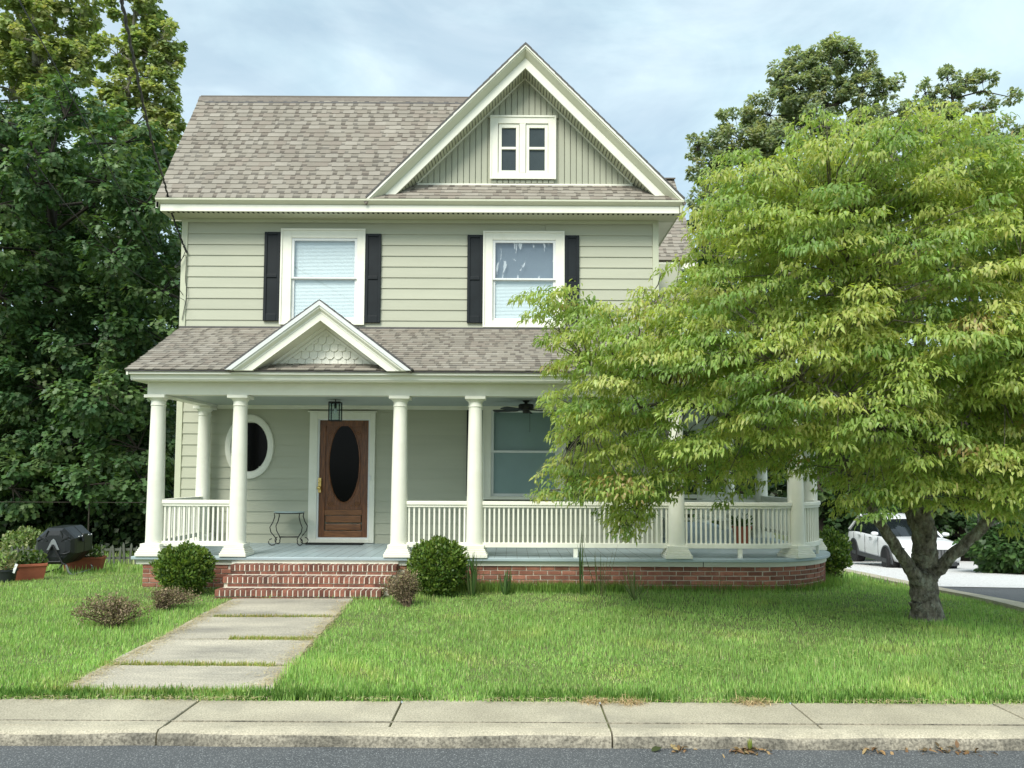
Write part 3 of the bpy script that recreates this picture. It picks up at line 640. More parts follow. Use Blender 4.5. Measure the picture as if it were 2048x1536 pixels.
# attic window: a pair of two-light sashes
b = H(); frame_ring(b, AW[0], AW[1], AW[2], AW[3], 0.125, 0.125, 0.125, 0.10, WY-0.05, WY+0.02); b.box(0.105, 0.215, WY-0.05, WY+0.02, AW[2]+0.1, AW[3]-0.125)
att = b.build('window', 'trim', bevel=0.005); tag(att, 'small paired attic window high in the gable')
b = H(); frame_ring(b, AW[0]-0.012, AW[1]+0.012, AW[2]-0.012, AW[3]+0.015, 0.028, 0.028, 0.03, 0.03, WY-0.066, WY-0.0505); b.build('outer_bead', 'trim', att)
for i in range(11): xx = AW[0]+0.02+i*0.1; b = H(); b.box(xx, xx+0.085, WY-0.03, WY+0.01, AW[2]-0.07, AW[2]-0.013); b.build('dentil_block', 'gable_siding', att)
for px0, px1 in ((-0.205, 0.045), (0.278, 0.55)):
    b = H(); frame_ring(b, px0-0.055, px1+0.055, 6.895, 7.778, 0.055, 0.055, 0.07, 0.05, WY-0.03, WY+0.01); b.box(px0, px1, WY-0.035, WY+0.01, 7.32, 7.365); b.build('sash', 'trim', att, bevel=0.004)
    for z0, z1 in ((6.94, 7.325), (7.36, 7.715)):
        rr = random.Random(int(z0*100+px0*10)); n = 14      # old paint lapping unevenly on the glass
        pts = []
        for k in range(n): pts.append((px0+(px1-px0)*k/n, z0+rr.uniform(0.0, 0.012)))
        for k in range(n): pts.append((px1-rr.uniform(0.0, 0.010), z0+(z1-z0)*k/n))
        for k in range(n): pts.append((px1-(px1-px0)*k/n, z1-rr.uniform(0, 0.012)))
        for k in range(n): pts.append((px0+rr.uniform(0, 0.010), z1-(z1-z0)*k/n))
        b = H(); b.face([(x_, WY-0.012, z_) for x_, z_ in pts]); b.build('pane', 'glass_dull', att)
    b = H(); b.box(px0-.02, px1+.02, WY-0.004, WY+0.005, 6.92, 7.74); b.build('dark_room', 'attic_room', att)
# oval window
def ellipse(cx, cz, rx, rz, n=48): return [(cx+rx*math.cos(2*math.pi*k/n), cz+rz*math.sin(2*math.pi*k/n)) for k in range(n)]
def oval_ring(b, cx, cz, prof, n=48):     # prof [(scale-offset metres, y)] closed loop
    vs = []; k = len(prof)
    for i in range(n):
        a = 2*math.pi*i/n
        for rx, rz, y in prof: vs.append((cx+rx*math.cos(a), y, cz+rz*math.sin(a)))
    b.mesh(vs, [(i*k+j, i*k+(j+1) % k, ((i+1) % n)*k+(j+1) % k, ((i+1) % n)*k+j) for i in range(n) for j in range(k)])
b = H(); oval_ring(b, -4.495, 2.09, [(0.415, 0.55, WY-0.02), (0.415, 0.55, WY-0.05), (0.395, 0.53, WY-0.062), (0.325, 0.445, WY-0.055), (0.308, 0.425, WY-0.03), (0.308, 0.425, WY+0.04), (0.415, 0.55, WY+0.04)]); ov = b.build('oval_window', 'trim', smooth=True)
b = H(); b.face([(x_, WY+0.0, z_) for x_, z_ in ellipse(-4.495, 2.09, 0.312, 0.43)]); b.build('pane', 'dark_glass', ov)
b = H(); b.prism(ellipse(-4.495, 2.09, 0.33, 0.45), WY+0.03, WY+0.036, 'y'); b.build('dark_room', 'dark_room', ov)

# ---- front door
DX0, DX1, DZ0, DZ1 = -3.296, -2.457, 0.55, 2.55
b = H(); b.box(-3.465, DX0-0.03, WY-0.06, WY+0.05, FZ+0.01, 2.685); b.box(DX1+0.03, -2.342, WY-0.06, WY+0.05, FZ+0.01, 2.685); b.box(DX0-0.03, DX1+0.03, WY-0.06, WY+0.05, DZ1+0.02, 2.685); b.box(-3.5, -2.31, WY-0.075, WY+0.05, 2.687, 2.705); b.box(DX0-0.03, DX1+0.03, WY-0.06, WY+0.05, FZ+0.01, DZ0-0.03)
door = b.build('front_door', 'trim', bevel=0.005)
b = H(); frame_ring(b, DX0-0.03, DX1+0.03, DZ0-0.03, DZ1+0.02, 0.03, 0.03, 0.02, 0.03, WY-0.04, WY+0.03); b.build('storm_frame', 'white_plastic', door)
b = H(); frame_ring(b, DX0, DX1, DZ0, DZ1, 0.10, 0.10, 0.10, 0.0, WY-0.01, WY+0.03); b.build('stile_frame', 'wood_door', door, bevel=0.004)
gc = (-2.874, 1.808)
n = 64; E = [(gc[0]+0.262*math.cos(2*math.pi*k/n), gc[1]+0.668*math.sin(2*math.pi*k/n)) for k in range(n)]
bx0, bx1, bz0, bz1 = DX0+0.10, DX1-0.10, 1.02, DZ1-0.10
def to_box(a):
    dx, dz = math.cos(a), math.sin(a); t = min((bx1-gc[0] if dx > 0 else bx0-gc[0])/dx if abs(dx) > 1e-6 else 9, ((bz1-gc[1]) if dz > 0 else (bz0-gc[1]))/dz if abs(dz) > 1e-6 else 9); return (gc[0]+dx*t, gc[1]+dz*t)
angs = [2*math.pi*k/n for k in range(n)]
b = H(); vs = []
for a in angs: ex, ez = gc[0]+0.262*math.cos(a), gc[1]+0.668*math.sin(a); t = math.atan2(ez-gc[1], ex-gc[0]); vs.append((ex, WY+0.006, ez)); bxp = to_box(t); vs.append((bxp[0], WY+0.006, bxp[1]))
b.mesh(vs, [(2*i, 2*i+1, 2*((i+1) % n)+1, 2*((i+1) % n)) for i in range(n)]); b.box(bx0, bx1, WY+0.02, WY+0.03, bz0, bz1); b.build('oval_panel', 'wood_door', door)
b = H(); oval_ring(b, gc[0], gc[1], [(0.285, 0.695, WY+0.005), (0.28, 0.69, WY-0.006), (0.262, 0.668, WY-0.008), (0.252, 0.656, WY+0.005)], 64); b.build('oval_bead', 'wood_door', door, smooth=True)
b = H(); b.face([(x_, WY+0.004, z_) for x_, z_ in ellipse(gc[0], gc[1], 0.262, 0.668, 64)]); b.build('pane', 'dark_glass', door)
b = H(); b.prism(ellipse(gc[0], gc[1], 0.262, 0.668, 48), WY+0.012, WY+0.016, 'y'); b.build('dark_room', 'dark_room', door)
b = H(); b.box(DX0+0.10, DX1-0.10, WY-0.008, WY+0.03, 0.93, 1.018); b.box(DX0+0.10, DX1-0.10, WY-0.008, WY+0.03, DZ0, DZ0+0.11); b.build('door_rail', 'wood_door_rail', door, bevel=0.004)
for z0, z1 in ((0.67, 0.78), (0.80, 0.92)):
    b = H(); b.box(DX0+0.115, DX1-0.115, WY-0.004, WY+0.03, z0, z1); b.build('bottom_panel', 'wood_door_rail', door, bevel=0.01)
def spiral(cx, cz, r0, turns, sgn, y, flip=1):
    pts = []
    for k in range(40):
        t = k/39; a = t*turns*2*math.pi; r = r0*(1-t*0.86); pts.append((cx+sgn*r*math.cos(a), y, cz+flip*r*math.sin(a)))
    return pts
for sgn in (-1, 1):                       # carved scrolls in the four corners of the oval panel
    b = H(); b.tube(spiral(gc[0]+sgn*0.225, 1.105, 0.05, 1.9, -sgn, WY+0.004), 0.007, 6); b.tube([(gc[0]+sgn*0.275, WY+0.004, 1.10), (gc[0]+sgn*0.285, WY+0.004, 1.2), (gc[0]+sgn*0.25, WY+0.004, 1.28), (gc[0]+sgn*0.285, WY+0.004, 1.36)], [0.008, 0.007, 0.006, 0.003], 6); b.tube([(gc[0]+sgn*0.18, WY+0.004, 1.075), (gc[0]+sgn*0.12, WY+0.004, 1.085), (gc[0]+sgn*0.06, WY+0.004, 1.06)], [0.008, 0.006, 0.003], 6); b.build('carved_scroll', 'wood_door_rail', door, smooth=True)
    b = H(); b.tube(spiral(gc[0]+sgn*0.23, 2.34, 0.045, 1.6, -sgn, WY+0.004, -1), 0.006, 6); b.tube([(gc[0]+sgn*0.275, WY+0.004, 2.33), (gc[0]+sgn*0.28, WY+0.004, 2.2), (gc[0]+sgn*0.25, WY+0.004, 2.1)], [0.007, 0.006, 0.003], 6); b.build('carved_scroll', 'wood_door_rail', door, smooth=True)
b = H(); b.box(-3.302, -3.252, WY-0.055, WY-0.042, 1.31, 1.56)
b.lathe([(0.0, 0), (0.012, 0), (0.012, 0.03), (0.03, 0.035), (0.032, 0.055), (0.02, 0.068), (0, 0.07)], 16, Matrix.Translation((-3.277, WY-0.055, 1.39)) @ Matrix.Rotation(rad(90), 4, 'X')); b.lathe([(0, 0), (0.02, 0), (0.02, 0.014), (0.012, 0.02), (0, 0.02)], 16, Matrix.Translation((-3.277, WY-0.055, 1.49)) @ Matrix.Rotation(rad(90), 4, 'X')); b.build('door_handle', 'brass', door, smooth=True)
b = H(); b.box(-2.425, -2.405, WY-0.075, WY-0.06, 1.52, 1.60); b.build('doorbell', 'white_plastic', door)
# ================================================================== PORCH
CLY = 11.12; CC = (3.47, 12.50); CR = CC[1]-CLY; SX = CC[0]+CR; SEND = 19.9; PX0 = -5.13
def ppath(off, step=0.12, x0=PX0, yend=SEND):
    """plan line of the porch edge, off metres outside the column line: front, rounded corner, right side"""
    pts = [(x0, CLY-off)]; n = max(1, int((CC[0]-x0)/1.0))
    pts += [(x0+(CC[0]-x0)*i/n, CLY-off) for i in range(1, n+1)]
    k = 22
    pts += [(CC[0]+(CR+off)*math.sin(rad(90)*i/k), CC[1]-(CR+off)*math.cos(rad(90)*i/k)) for i in range(1, k+1)]
    n = 6; pts += [(SX+off, CC[1]+(yend-CC[1])*i/n) for i in range(1, n+1)]
    return pts
def along(s, off=0.0):
    """point and outward angle at s metres along the column line, from x = 0 on the front"""
    if s <= CC[0]: return (s, CLY-off), 0.0
    a = (s-CC[0])/CR
    if a < math.pi/2: return (CC[0]+(CR+off)*math.sin(a), CC[1]-(CR+off)*math.cos(a)), a
    return (SX+off, CC[1]+(s-CC[0]-CR*math.pi/2)), math.pi/2
ARC0, ARC1 = CC[0], CC[0]+CR*math.pi/2
def ribbon(b, off, z0, z1, thick=0.03, x0=PX0, yend=SEND):
    o, i = ppath(off, x0=x0, yend=yend), ppath(off-thick, x0=x0, yend=yend); n = len(o); vs = []
    for p, q in zip(o, i): vs += [(*p, z0), (*p, z1), (*q, z1), (*q, z0)]
    fs = []
    for k in range(n-1):
        for j in range(4): fs.append((k*4+j, (k+1)*4+j, (k+1)*4+(j+1) % 4, k*4+(j+1) % 4))
    fs += [(0, 1, 2, 3), ((n-1)*4+3, (n-1)*4+2, (n-1)*4+1, (n-1)*4)]
    return b.mesh(vs, fs)
def plate(b, off, z0, z1, x0, inner_y, inner_x, yend=SEND):
    o = ppath(off, x0=x0, yend=yend); poly = o+[(inner_x, yend), (inner_x, inner_y), (x0, inner_y)]
    return b.prism(poly, z0, z1, 'z')
# floor, nosing, skirt
b = H(); plate(b, 0.17, FZ-0.045, FZ, -5.38, WY+0.02, XR-0.1); porch_floor = b.build('porch_floor', 'floor_paint', bevel=0.008)
b = H(); ribbon(b, 0.115, 0.335, FZ-0.047, 0.03, x0=-5.30); skirt = b.build('skirt_board', 'skirt_paint')
b = H(); b.box(-3.96, -1.60, CLY-0.135, CLY-0.1155, 0.345, FZ-0.047); b.build('step_riser_board', 'trim', skirt)
b = H(); b.box(2.72, 2.73, CLY-0.1165, CLY-0.1151, 0.336, 0.40); b.build('board_joint', 'dark_room', skirt)
b = H(); b.box(-5.33, -5.30, CLY-0.11, WY, 0.335, FZ-0.047); b.build('skirt_end', 'skirt_paint', skirt)
b = H()                                    # faint gaps between floor boards
for i in range(46): xx = -5.2+i*0.16; b.box(xx, xx+0.004, CLY-0.16, WY-0.02, FZ-0.001, FZ+0.0006)
b.build('board_gaps', 'fence_grey', porch_floor)['kind'] = 'stuff'
# brick foundation: mortar core, then each brick
b = H(); ribbon(b, 0.082, -0.15, 0.333, 0.2, x0=-5.24); foundation = b.build('foundation', 'mortar')
b = H(); b.box(-5.24, -5.04, CLY, WY, -0.15, 0.333); b.build('pier_core', 'mortar', foundation)
BL, BH, JT, BD = 0.192, 0.054, 0.0115, 0.05
def brick_mesh(L, Hh, D, seed, name='brick'):
    r = random.Random(seed); c = lambda: r.uniform(-.0022, .0022); x, z = L/2, Hh/2; k = 0.004
    vs = [(-x+c(), 0+c(), -z+c()), (x+c(), c(), -z+c()), (x+c(), c(), z+c()), (-x+c(), c(), z+c())]
    f = [(-x+k, -k, -z+k), (x-k, -k, -z+k), (x-k, -k, z-k), (-x+k, -k, z-k)]; f = [(p[0]+c(), p[1]+c()*.6, p[2]+c()) for p in f]
    bk = [(-x, D, -z), (x, D, -z), (x, D, z), (-x, D, z)]
    V = f+vs+bk; fs = [(0, 1, 2, 3)]
    for a in (0, 4): fs += [(a+(i+1) % 4, a+i, a+4+i, a+4+(i+1) % 4) for i in range(4)]
    m_ = MB().mesh(V, fs).data(name); return m_
def variants(L, Hh, D, mat, n=7):
    out = []
    for i in range(n): m_ = brick_mesh(L, Hh, D, i*13+int(L*1000)); m_.materials.append(MATS[mat]); out.append(m_)
    return out
FB = variants(BL, BH, BD, 'brick'); FBH = variants(BL/2-JT/2, BH, BD, 'brick')
def put_brick(me, parent, x, y, z, ang):
    o = link('brick', me, parent); o.location = hloc(x, y, z); o.rotation_euler = (random.uniform(-.01, .01), random.uniform(-.012, .012), ang+random.uniform(-.008, .008))
for c in range(5):
    zc = 0.329-BH/2-c*(BH+JT); s = -1.52+(0.5 if c % 2 else 0)*(BL+JT)
    while s < 7.6:
        (x, y), a = along(s, 0.0905); put_brick(random.choice(FB), foundation, x, y, zc, a); s += BL+JT
    s = -5.145+(0.5 if c % 2 else 0)*(BL+JT)
    if c % 2: put_brick(random.choice(FBH), foundation, -5.195, CLY-0.0905, zc, 0)
    while s < -4.0: put_brick(random.choice(FB), foundation, s, CLY-0.0905, zc, 0); s += BL+JT
# brick entry steps
steps_core = H(); SX0, SX1 = -3.90, -1.585
ST = [(0.365, 10.74), (0.240, 10.42), (0.114, 10.09)]
for i, (zt, yf) in enumerate(ST): steps_core.box(SX0+0.012+0.02*i, SX1-0.012-0.05*i, yf+0.009, yf+0.19, zt-0.084, zt-0.005), steps_core.box(SX0+0.014+0.02*i, SX1-0.014-0.05*i, yf+0.028, CLY-0.12 if i == 0 else ST[i-1][1]+0.03, -0.1, zt-0.0062)
steps = steps_core.build('entry_steps', 'mortar')
RB = variants(0.0530, 0.080, 0.2, 'step_brick'); SB = variants(0.196, 0.040, 0.06, 'step_brick')
for i, (zt, yf) in enumerate(ST):
    x1 = SX1-0.05*i; XS = SX0+.02*i; n = int((x1-XS)/0.0672); w = (x1-XS)/n
    for k in range(n):
        o = link('brick', random.choice(RB), steps); o.location = hloc(XS+w*(k+0.5), yf+0.006, zt-0.041+random.uniform(-.002, .002)); o.rotation_euler = (random.uniform(-.01, .01), random.uniform(-.02, .02), random.uniform(-.02, .02))
    n = 11; w = (x1-XS)/n; sh = (i % 2)*0.5
    for k in range(n):
        o = link('brick', random.choice(SB), steps); o.location = hloc(min(XS+w*(k+0.5+sh*0.6), x1-0.1), yf+0.020, zt-0.082-0.012-0.020); o.rotation_euler = (0, random.uniform(-.01, .01), 0)
    # tread bricks behind the nosing course
# ---- columns
def column(x, y, ang=0.0, half=False, z1=2.755):
    M = Matrix.Translation(hloc(x, y, 0)) @ Matrix.Rotation(ang, 4, 'Z')
    col = MB(); zb = FZ
    prof = [(0.122, zb+0.175), (0.120, zb+0.30)]
    h = z1-0.16-(zb+0.30)
    for i in range(1, 13):
        t = i/12; prof.append((0.120-0.022*t**1.5, zb+0.30+h*t))
    prof += [(0.104, z1-0.155), (0.108, z1-0.148), (0.104, z1-0.14), (0.101, z1-0.135), (0.101, z1-0.085), (0.108, z1-0.08), (0.115, z1-0.07), (0.126, z1-0.055), (0.13, z1-0.045)]
    col.lathe(prof, 28, M)
    o = col.build('column', 'trim', house, smooth=True)
    bs = MB()
    for s, a, c in ((0.190, zb+0.001, zb+0.052), (0.178, zb+0.053, zb+0.075), (0.165, zb+0.076, zb+0.10), (0.155, zb+0.101, zb+0.122), (0.142, zb+0.123, zb+0.176)): bs.box(-s, s, -s, s, a, c, M=M)
    bs.build('column_base', 'trim', o, bevel=0.006)
    MB().box(-0.148, 0.148, -0.148, 0.148, z1-0.046, z1-0.002, M=M).build('abacus', 'trim', o, bevel=0.004)
    return o
COLX = [-5.13, -3.94, -1.62, -0.53, 2.37]
for x in COLX: column(x, CLY)
(c6x, c6y), c6a = along(ARC0+CR*rad(30)); column(c6x, c6y, c6a)
for y in (12.55, 14.98, 17.2, 19.7): column(SX, y, rad(90))
column(-5.20, 12.98)
# ---- railings
def railing(pts, zt=1.245, zbm=0.655, name='railing', gap=0.0685, support=False):
    """pts: plan polyline from post face to post face"""
    P = [Vector((*p, 0)) for p in pts]; L = [0]
    for i in range(1, len(P)): L.append(L[-1]+(P[i]-P[i-1]).length)
    def pos(s):
        for i in range(1, len(P)):
            if s <= L[i]+1e-6: t = (s-L[i-1])/(L[i]-L[i-1]); return P[i-1].lerp(P[i], t), (P[i]-P[i-1]).normalized()
    def bar(b, w, z0, z1):
        vs = []; n = len(P)
        for i in range(n):
            d = (P[min(i+1, n-1)]-P[max(i-1, 0)]).normalized(); nn = Vector((d.y, -d.x, 0))
            for sg, z in ((1, z0), (1, z1), (-1, z1), (-1, z0)): q = P[i]+nn*w*sg; vs.append(hloc(q.x, q.y, z))
        fs = [(k*4+j, (k+1)*4+j, (k+1)*4+(j+1) % 4, k*4+(j+1) % 4) for k in range(n-1) for j in range(4)]+[(0, 1, 2, 3), ((n-1)*4+3, (n-1)*4+2, (n-1)*4+1, (n-1)*4)]
        b.mesh(vs, fs)
    b = MB(); bar(b, 0.045, zt-0.055, zt); r = b.build(name, 'trim', house, bevel=0.008)
    b = MB(); bar(b, 0.03, zt-0.085, zt-0.056); b.build('sub_rail', 'trim', r)
    b = MB(); bar(b, 0.035, zbm-0.07, zbm); b.build('bottom_rail', 'trim', r, bevel=0.006)
    n = int(L[-1]/gap); g = L[-1]/n
    for k in range(n):
        p, d = pos(g*(k+0.5)); o = link('baluster', BAL, r); o.location = hloc(p.x, p.y, 0); o.rotation_euler = (0, 0, math.atan2(d.y, d.x)+random.uniform(-.03, .03))
    if support:
        p, d = pos(L[-1]*0.5); MB().box(-0.03, 0.03, -0.02, 0.02, FZ, zbm-0.071, M=Matrix.Translation(hloc(p.x, p.y, 0)) @ Matrix.Rotation(math.atan2(d.y, d.x), 4, 'Z')).build('support_block', 'trim', r)
    return r
BAL = MB().box(-0.0125, 0.0125, -0.0125, 0.0125, 0.6555, 1.1595).data('baluster'); BAL.materials.append(MATS['trim'])
railing([(-5.13+0.11, CLY), (-3.94-0.11, CLY)])
railing([(-1.62+0.11, CLY), (-0.53-0.11, CLY)])
railing([(-0.53+0.11, CLY), (2.37-0.11, CLY)], support=True)
s6 = ARC0+CR*rad(30)
railing([along(2.37+0.11+(s6-0.11-2.48)*i/14)[0] for i in range(15)], support=True)
s7 = ARC1+0.05
railing([along(s6+0.11+(s7-0.11-s6-0.11)*i/14)[0] for i in range(15)], support=True)
for y0, y1 in ((12.55, 14.98), (14.98, 17.2), (17.2, 19.7)): railing([(SX, y0+0.11), (SX, y1-0.11)])
railing([(-5.15, CLY+0.11), (-5.20, 12.98-0.11)])
# ---- beam, cornice, ceiling
b = H(); ribbon(b, 0.10, 2.757, 2.935, 0.20, x0=-5.25); beam = b.build('porch_beam', 'trim')
b = H(); b.box(-5.25, -5.05, CLY+0.101, WY-0.06, 2.757, 2.93); b.build('beam_return', 'trim', beam)
b = H(); plate(b, 0.33, 2.936, 2.95, -5.38, WY-0.02, XR, yend=SEND+0.2); b.build('porch_soffit', 'trim', beam)
b = H(); plate(b, -0.101, 2.80, 2.83, -5.05, WY-0.02, XR, yend=SEND); ceil = b.build('porch_ceiling', 'ceiling_paint')
H().box(-5.04, XR, WY-0.10, WY-0.03, 2.735, 2.799).build('ceiling_moulding', 'trim', ceil)
b = H(); ribbon(b, 0.345, 2.951, 3.015, 0.03, x0=-5.38, yend=SEND+.2); ribbon(b, 0.405, 3.016, 3.05, 0.09, x0=-5.40, yend=SEND+.2); corn = b.build('cornice', 'trim')
b = H(); b.prism([(-5.38, 2.951), (-5.38, 3.015), (-5.42, 3.03), (-5.42, 3.06), (-5.34, 3.06), (-5.34, 2.951)], CLY-0.345+0.001, WY-0.02, 'y'); b.build('cornice_return', 'trim', corn)
# ---- porch roof
def roof_pt(s_off_poly): return None
b = H(); ev = ppath(0.42, x0=-5.40, yend=SEND+0.3); ev[0] = (-5.40, PEY)
wpts = []
for x, y in ev:
    if y <= PEY+0.02 and x < CC[0]: wpts.append((min(-5.75 if x < -5.3 else x, XR), WY, PWZ))
    elif x < SX+0.41 and y < CC[1]: wpts.append((XR, WY, PWZ))
    else: wpts.append((XR if y < 16.0 else 3.55, max(y, WY), PWZ if y < 16.0 else 3.75))
vs = [(x, y, PEZ) for x, y in ev]+wpts; n = len(ev)
b.mesh(vs, [(i, i+1, n+i+1, n+i) for i in range(n-1)])
b.mesh([(x, y, z-0.012) for x, y, z in vs], [(i, n+i, n+i+1, i+1) for i in range(n-1)])
porch_roof = b.build('porch_roof', 'shingle_back')
pv = Vector((0, WY-PEY, PWZ-PEZ)); pvl = pv.length
lay_shingles(porch_roof, (0, PEY-0.012, PEZ), (1, 0, 0), pv, pvl-0.02, lambda v: -5.41-0.34*v/pvl, lambda v: 3.47-(3.47-XR)*v/pvl, 0.127, tilt=0.045)
b = H(); ribbon(b, 0.43, 3.051, 3.066, 0.06, x0=-5.41, yend=SEND+.2); b.build('drip_edge', 'lead_flashing', porch_roof)
H().box(XL, XR, WY-0.05, WY-0.02, PWZ+0.0, PWZ+0.035).build('flashing', 'lead_flashing', porch_roof)
b = H(); b.mesh([(-5.405, PEY, PEZ+0.0), (-5.405, PEY, PEZ-0.06), (-5.755, WY, PWZ-0.06), (-5.755, WY, PWZ+0.0), (-5.38, PEY, PEZ), (-5.38, PEY, PEZ-0.06), (-5.73, WY, PWZ-0.06), (-5.73, WY, PWZ)], [(0, 1, 2, 3), (4, 7, 6, 5), (1, 5, 6, 2), (0, 4, 5, 1)]); b.build('rake_board', 'trim', porch_roof)
b = H(); b.prism([(CLY-0.30, 2.95), (WY-0.02, 2.95), (WY-0.02, PWZ-0.05), (CLY-0.30, PEZ+0.02)], -5.36, -5.33, 'x'); b.build('roof_end_panel', 'trim', porch_roof)
# ---- porch gable over the steps
QX, QZ = -2.685, 4.03; QF = 10.60; Q0, Q1 = -3.97, -1.40; qs = (QZ-PEZ)/((Q1-Q0)/2)
b = H()
slab(b, [(Q0, QF, PEZ), (QX, QF, QZ), (QX, 13.05, QZ), (Q0, 13.05, PEZ)], 0.03)
slab(b, [(Q1, QF, PEZ), (QX, QF, QZ), (QX, 13.05, QZ), (Q1, 13.05, PEZ)], 0.03)
pg = b.build('porch_gable', 'shingle_back')
b = H()
for xf in (Q0-0.02, Q1+0.02):
    for i in range(12):
        t0, t1 = i/12, (i+1)/12; x0, x1 = xf+(QX-xf)*t0, xf+(QX-xf)*t1; z0, z1 = PEZ+(QZ-PEZ)*t0, PEZ+(QZ-PEZ)*t1; j = random.uniform(0, .008)
        slab(b, [(x0, QF-0.03-j, z0+0.028), (x1, QF-0.03-j, z1+0.022), (x1, QF+0.25, z1+0.022), (x0, QF+0.25, z0+0.028)], 0.022)
b.build('rake_shingle_edge', 'lead_flashing', pg)['kind'] = 'stuff'
for xf in (Q0, Q1):
    rake('drip_edge', 'white_plastic', [(QF-0.045, 0.0), (QF-0.04, 0.05), (QF+0.05, 0.05), (QF+0.05, 0.0)], xf, PEZ, QX, QZ, pg)
    rake('crown_moulding', 'trim', [(QF-0.025, 0.052), (QF-0.02, 0.075), (QF+0.03, 0.105), (QF+0.03, 0.125), (QF+0.1, 0.125), (QF+0.1, 0.052)], xf, PEZ, QX, QZ, pg)
    rake('bargeboard', 'trim', [(QF+0.035, 0.127), (QF+0.035, 0.21), (QF+0.1, 0.21), (QF+0.1, 0.127)], xf, PEZ, QX, QZ, pg)
    rake('soffit', 'trim', [(QF+0.1015, 0.19), (QF+0.1015, 0.209), (QF+0.42, 0.209), (QF+0.42, 0.19)], xf, PEZ, QX, QZ, pg)
    rake('inner_moulding', 'trim', [(QF+0.33, 0.21), (QF+0.34, 0.24), (QF+0.38, 0.26), (QF+0.42, 0.26), (QF+0.42, 0.21)], xf, PEZ, QX, QZ, pg)
    rake('inner_bead', 'trim', [(QF+0.37, 0.262), (QF+0.375, 0.295), (QF+0.42, 0.295), (QF+0.42, 0.262)], xf, PEZ, QX, QZ, pg)
b = H(); b.prism([(Q0+0.2, PEZ+0.04), (Q1-0.2, PEZ+0.04), (QX, QZ-0.2)], QF+0.415, QF+0.44, 'y'); b.build('tympanum', 'trim', pg)
# each cut shingle of the tympanum
rows = [(3.165, 'hex', 0.118), (3.275, 'hex', 0.118), (3.385, 'round', 0.115), (3.49, 'round', 0.115), (3.60, 'hex', 0.115), (3.70, 'hex', 0.115)]
zlim = lambda xx: QZ-abs(xx-QX)*qs-0.33
for ri, (zb, kind, w) in enumerate(rows):
    rowh = 0.15; nmax = 9; off = 0.5 if ri % 2 else 0.0
    for k in range(-nmax, nmax+1):
        xc = QX+(k+off)*w
        if zlim(xc) < zb+0.03: continue
        e = 0.003; hw = w/2-e
        if kind == 'hex': low = [(xc-hw, zb+0.035), (xc-hw*0.42, zb), (xc+hw*0.42, zb), (xc+hw, zb+0.035)]
        else: low = [(xc-hw, zb+0.045)]+[(xc-hw*math.cos(math.pi*i/8), zb+0.045-0.045*math.sin(math.pi*i/8)) for i in range(1, 8)]+[(xc+hw, zb+0.045)]
        zt = zb+rowh; poly = low+[(xc+hw, min(zt, max(zlim(xc+hw), zb+.05))), (xc, min(zt, max(zlim(xc), zb+.05))), (xc-hw, min(zt, max(zlim(xc-hw), zb+.05)))]
        q = H(); n = len(poly); yb = QF+0.414
        vs = []
        for x_, z_ in poly: vs.append((x_, yb-0.034+0.026*(z_-zb)/rowh, z_))
        for x_, z_ in poly: vs.append((x_, yb, z_))
        q.mesh(vs, [tuple(range(n)), tuple(range(n, 2*n))[::-1]]+[(i, n+i, n+(i+1) % n, (i+1) % n) for i in range(n)]); q.build('scalloped_shingle', 'trim', pg)

# ---- things on the porch
t = thing('pendant_lantern', 'black glass-sided lantern hanging above the front door', 'lantern', loc=(-2.79, 12.1, 2.46))
w = 0.082
b = MB()
for sx in (-1, 1):
    for sy in (-1, 1): b.box(sx*w-0.008, sx*w+0.008, sy*w-0.008, sy*w+0.008, 0, 0.30)
for z0 in (0, 0.285): frame = [(-w, w, -w-.008, -w+.008), (-w, w, w-.008, w+.008), (-w-.008, -w+.008, -w, w), (w-.008, w+.008, -w, w)]; [b.box(*f, z0, z0+0.015) for f in frame]
b.box(-w, w, -w, w, 0.297, 0.305); b.build('frame', 'black_metal', t)
MB().box(-0.006, 0.006, -0.006, 0.006, 0.30, 0.345).build('stem', 'black_metal', t)
MB().lathe([(0.0, 0.20), (0.018, 0.20), (0.02, 0.26), (0.01, 0.30), (0, 0.30)], 12).build('socket', 'black_metal', t)
MB().lathe([(0, 0.12), (0.02, 0.125), (0.027, 0.15), (0.02, 0.185), (0.012, 0.20), (0, 0.20)], 12).build('bulb', 'white_plastic', t, smooth=True)
for sx, sy in ((0, -1), (0, 1), (1, 0), (-1, 0)): MB().box(-0.001 if sx else -w+.008, 0.001 if sx else w-.008, -0.001 if sy else -w+.008, 0.001 if sy else w-.008, 0.015, 0.285, M=Matrix.Translation((sx*w, sy*w, 0))).build('pane', 'glass_dull', t)
t = thing('ceiling_fan', 'dark five-bladed fan under porch ceiling before the window', 'ceiling fan', loc=(0.22, 12.1, 2.60))
MB().lathe([(0.0, 0.0), (0.05, 0), (0.055, 0.03), (0.06, 0.045), (0.115, 0.055), (0.12, 0.07), (0.12, 0.125), (0.11, 0.14), (0.03, 0.15), (0.022, 0.165), (0.05, 0.18), (0.055, 0.198), (0, 0.199)], 18).build('motor', 'black_metal', t, smooth=True)
for k in range(5):
    a = rad(14+72*k); M = Matrix.Rotation(a, 4, 'Z') @ Matrix.Rotation(rad(10), 4, 'X')
    MB().prism([(0.15, -0.045), (0.22, -0.06), (0.53, -0.07), (0.56, -0.04), (0.56, 0.04), (0.53, 0.07), (0.22, 0.06), (0.15, 0.045)], 0.045, 0.053, 'z', M).build('blade', 'black_metal', t)
    MB().box(0.06, 0.17, -0.015, 0.015, 0.045, 0.06, M=M).build('blade_arm', 'black_metal', t)
MB().tube([(0.06, -0.02, 0.02), (0.06, -0.02, -0.30)], 0.003, 5).build('pull_chain', 'black_metal', t)
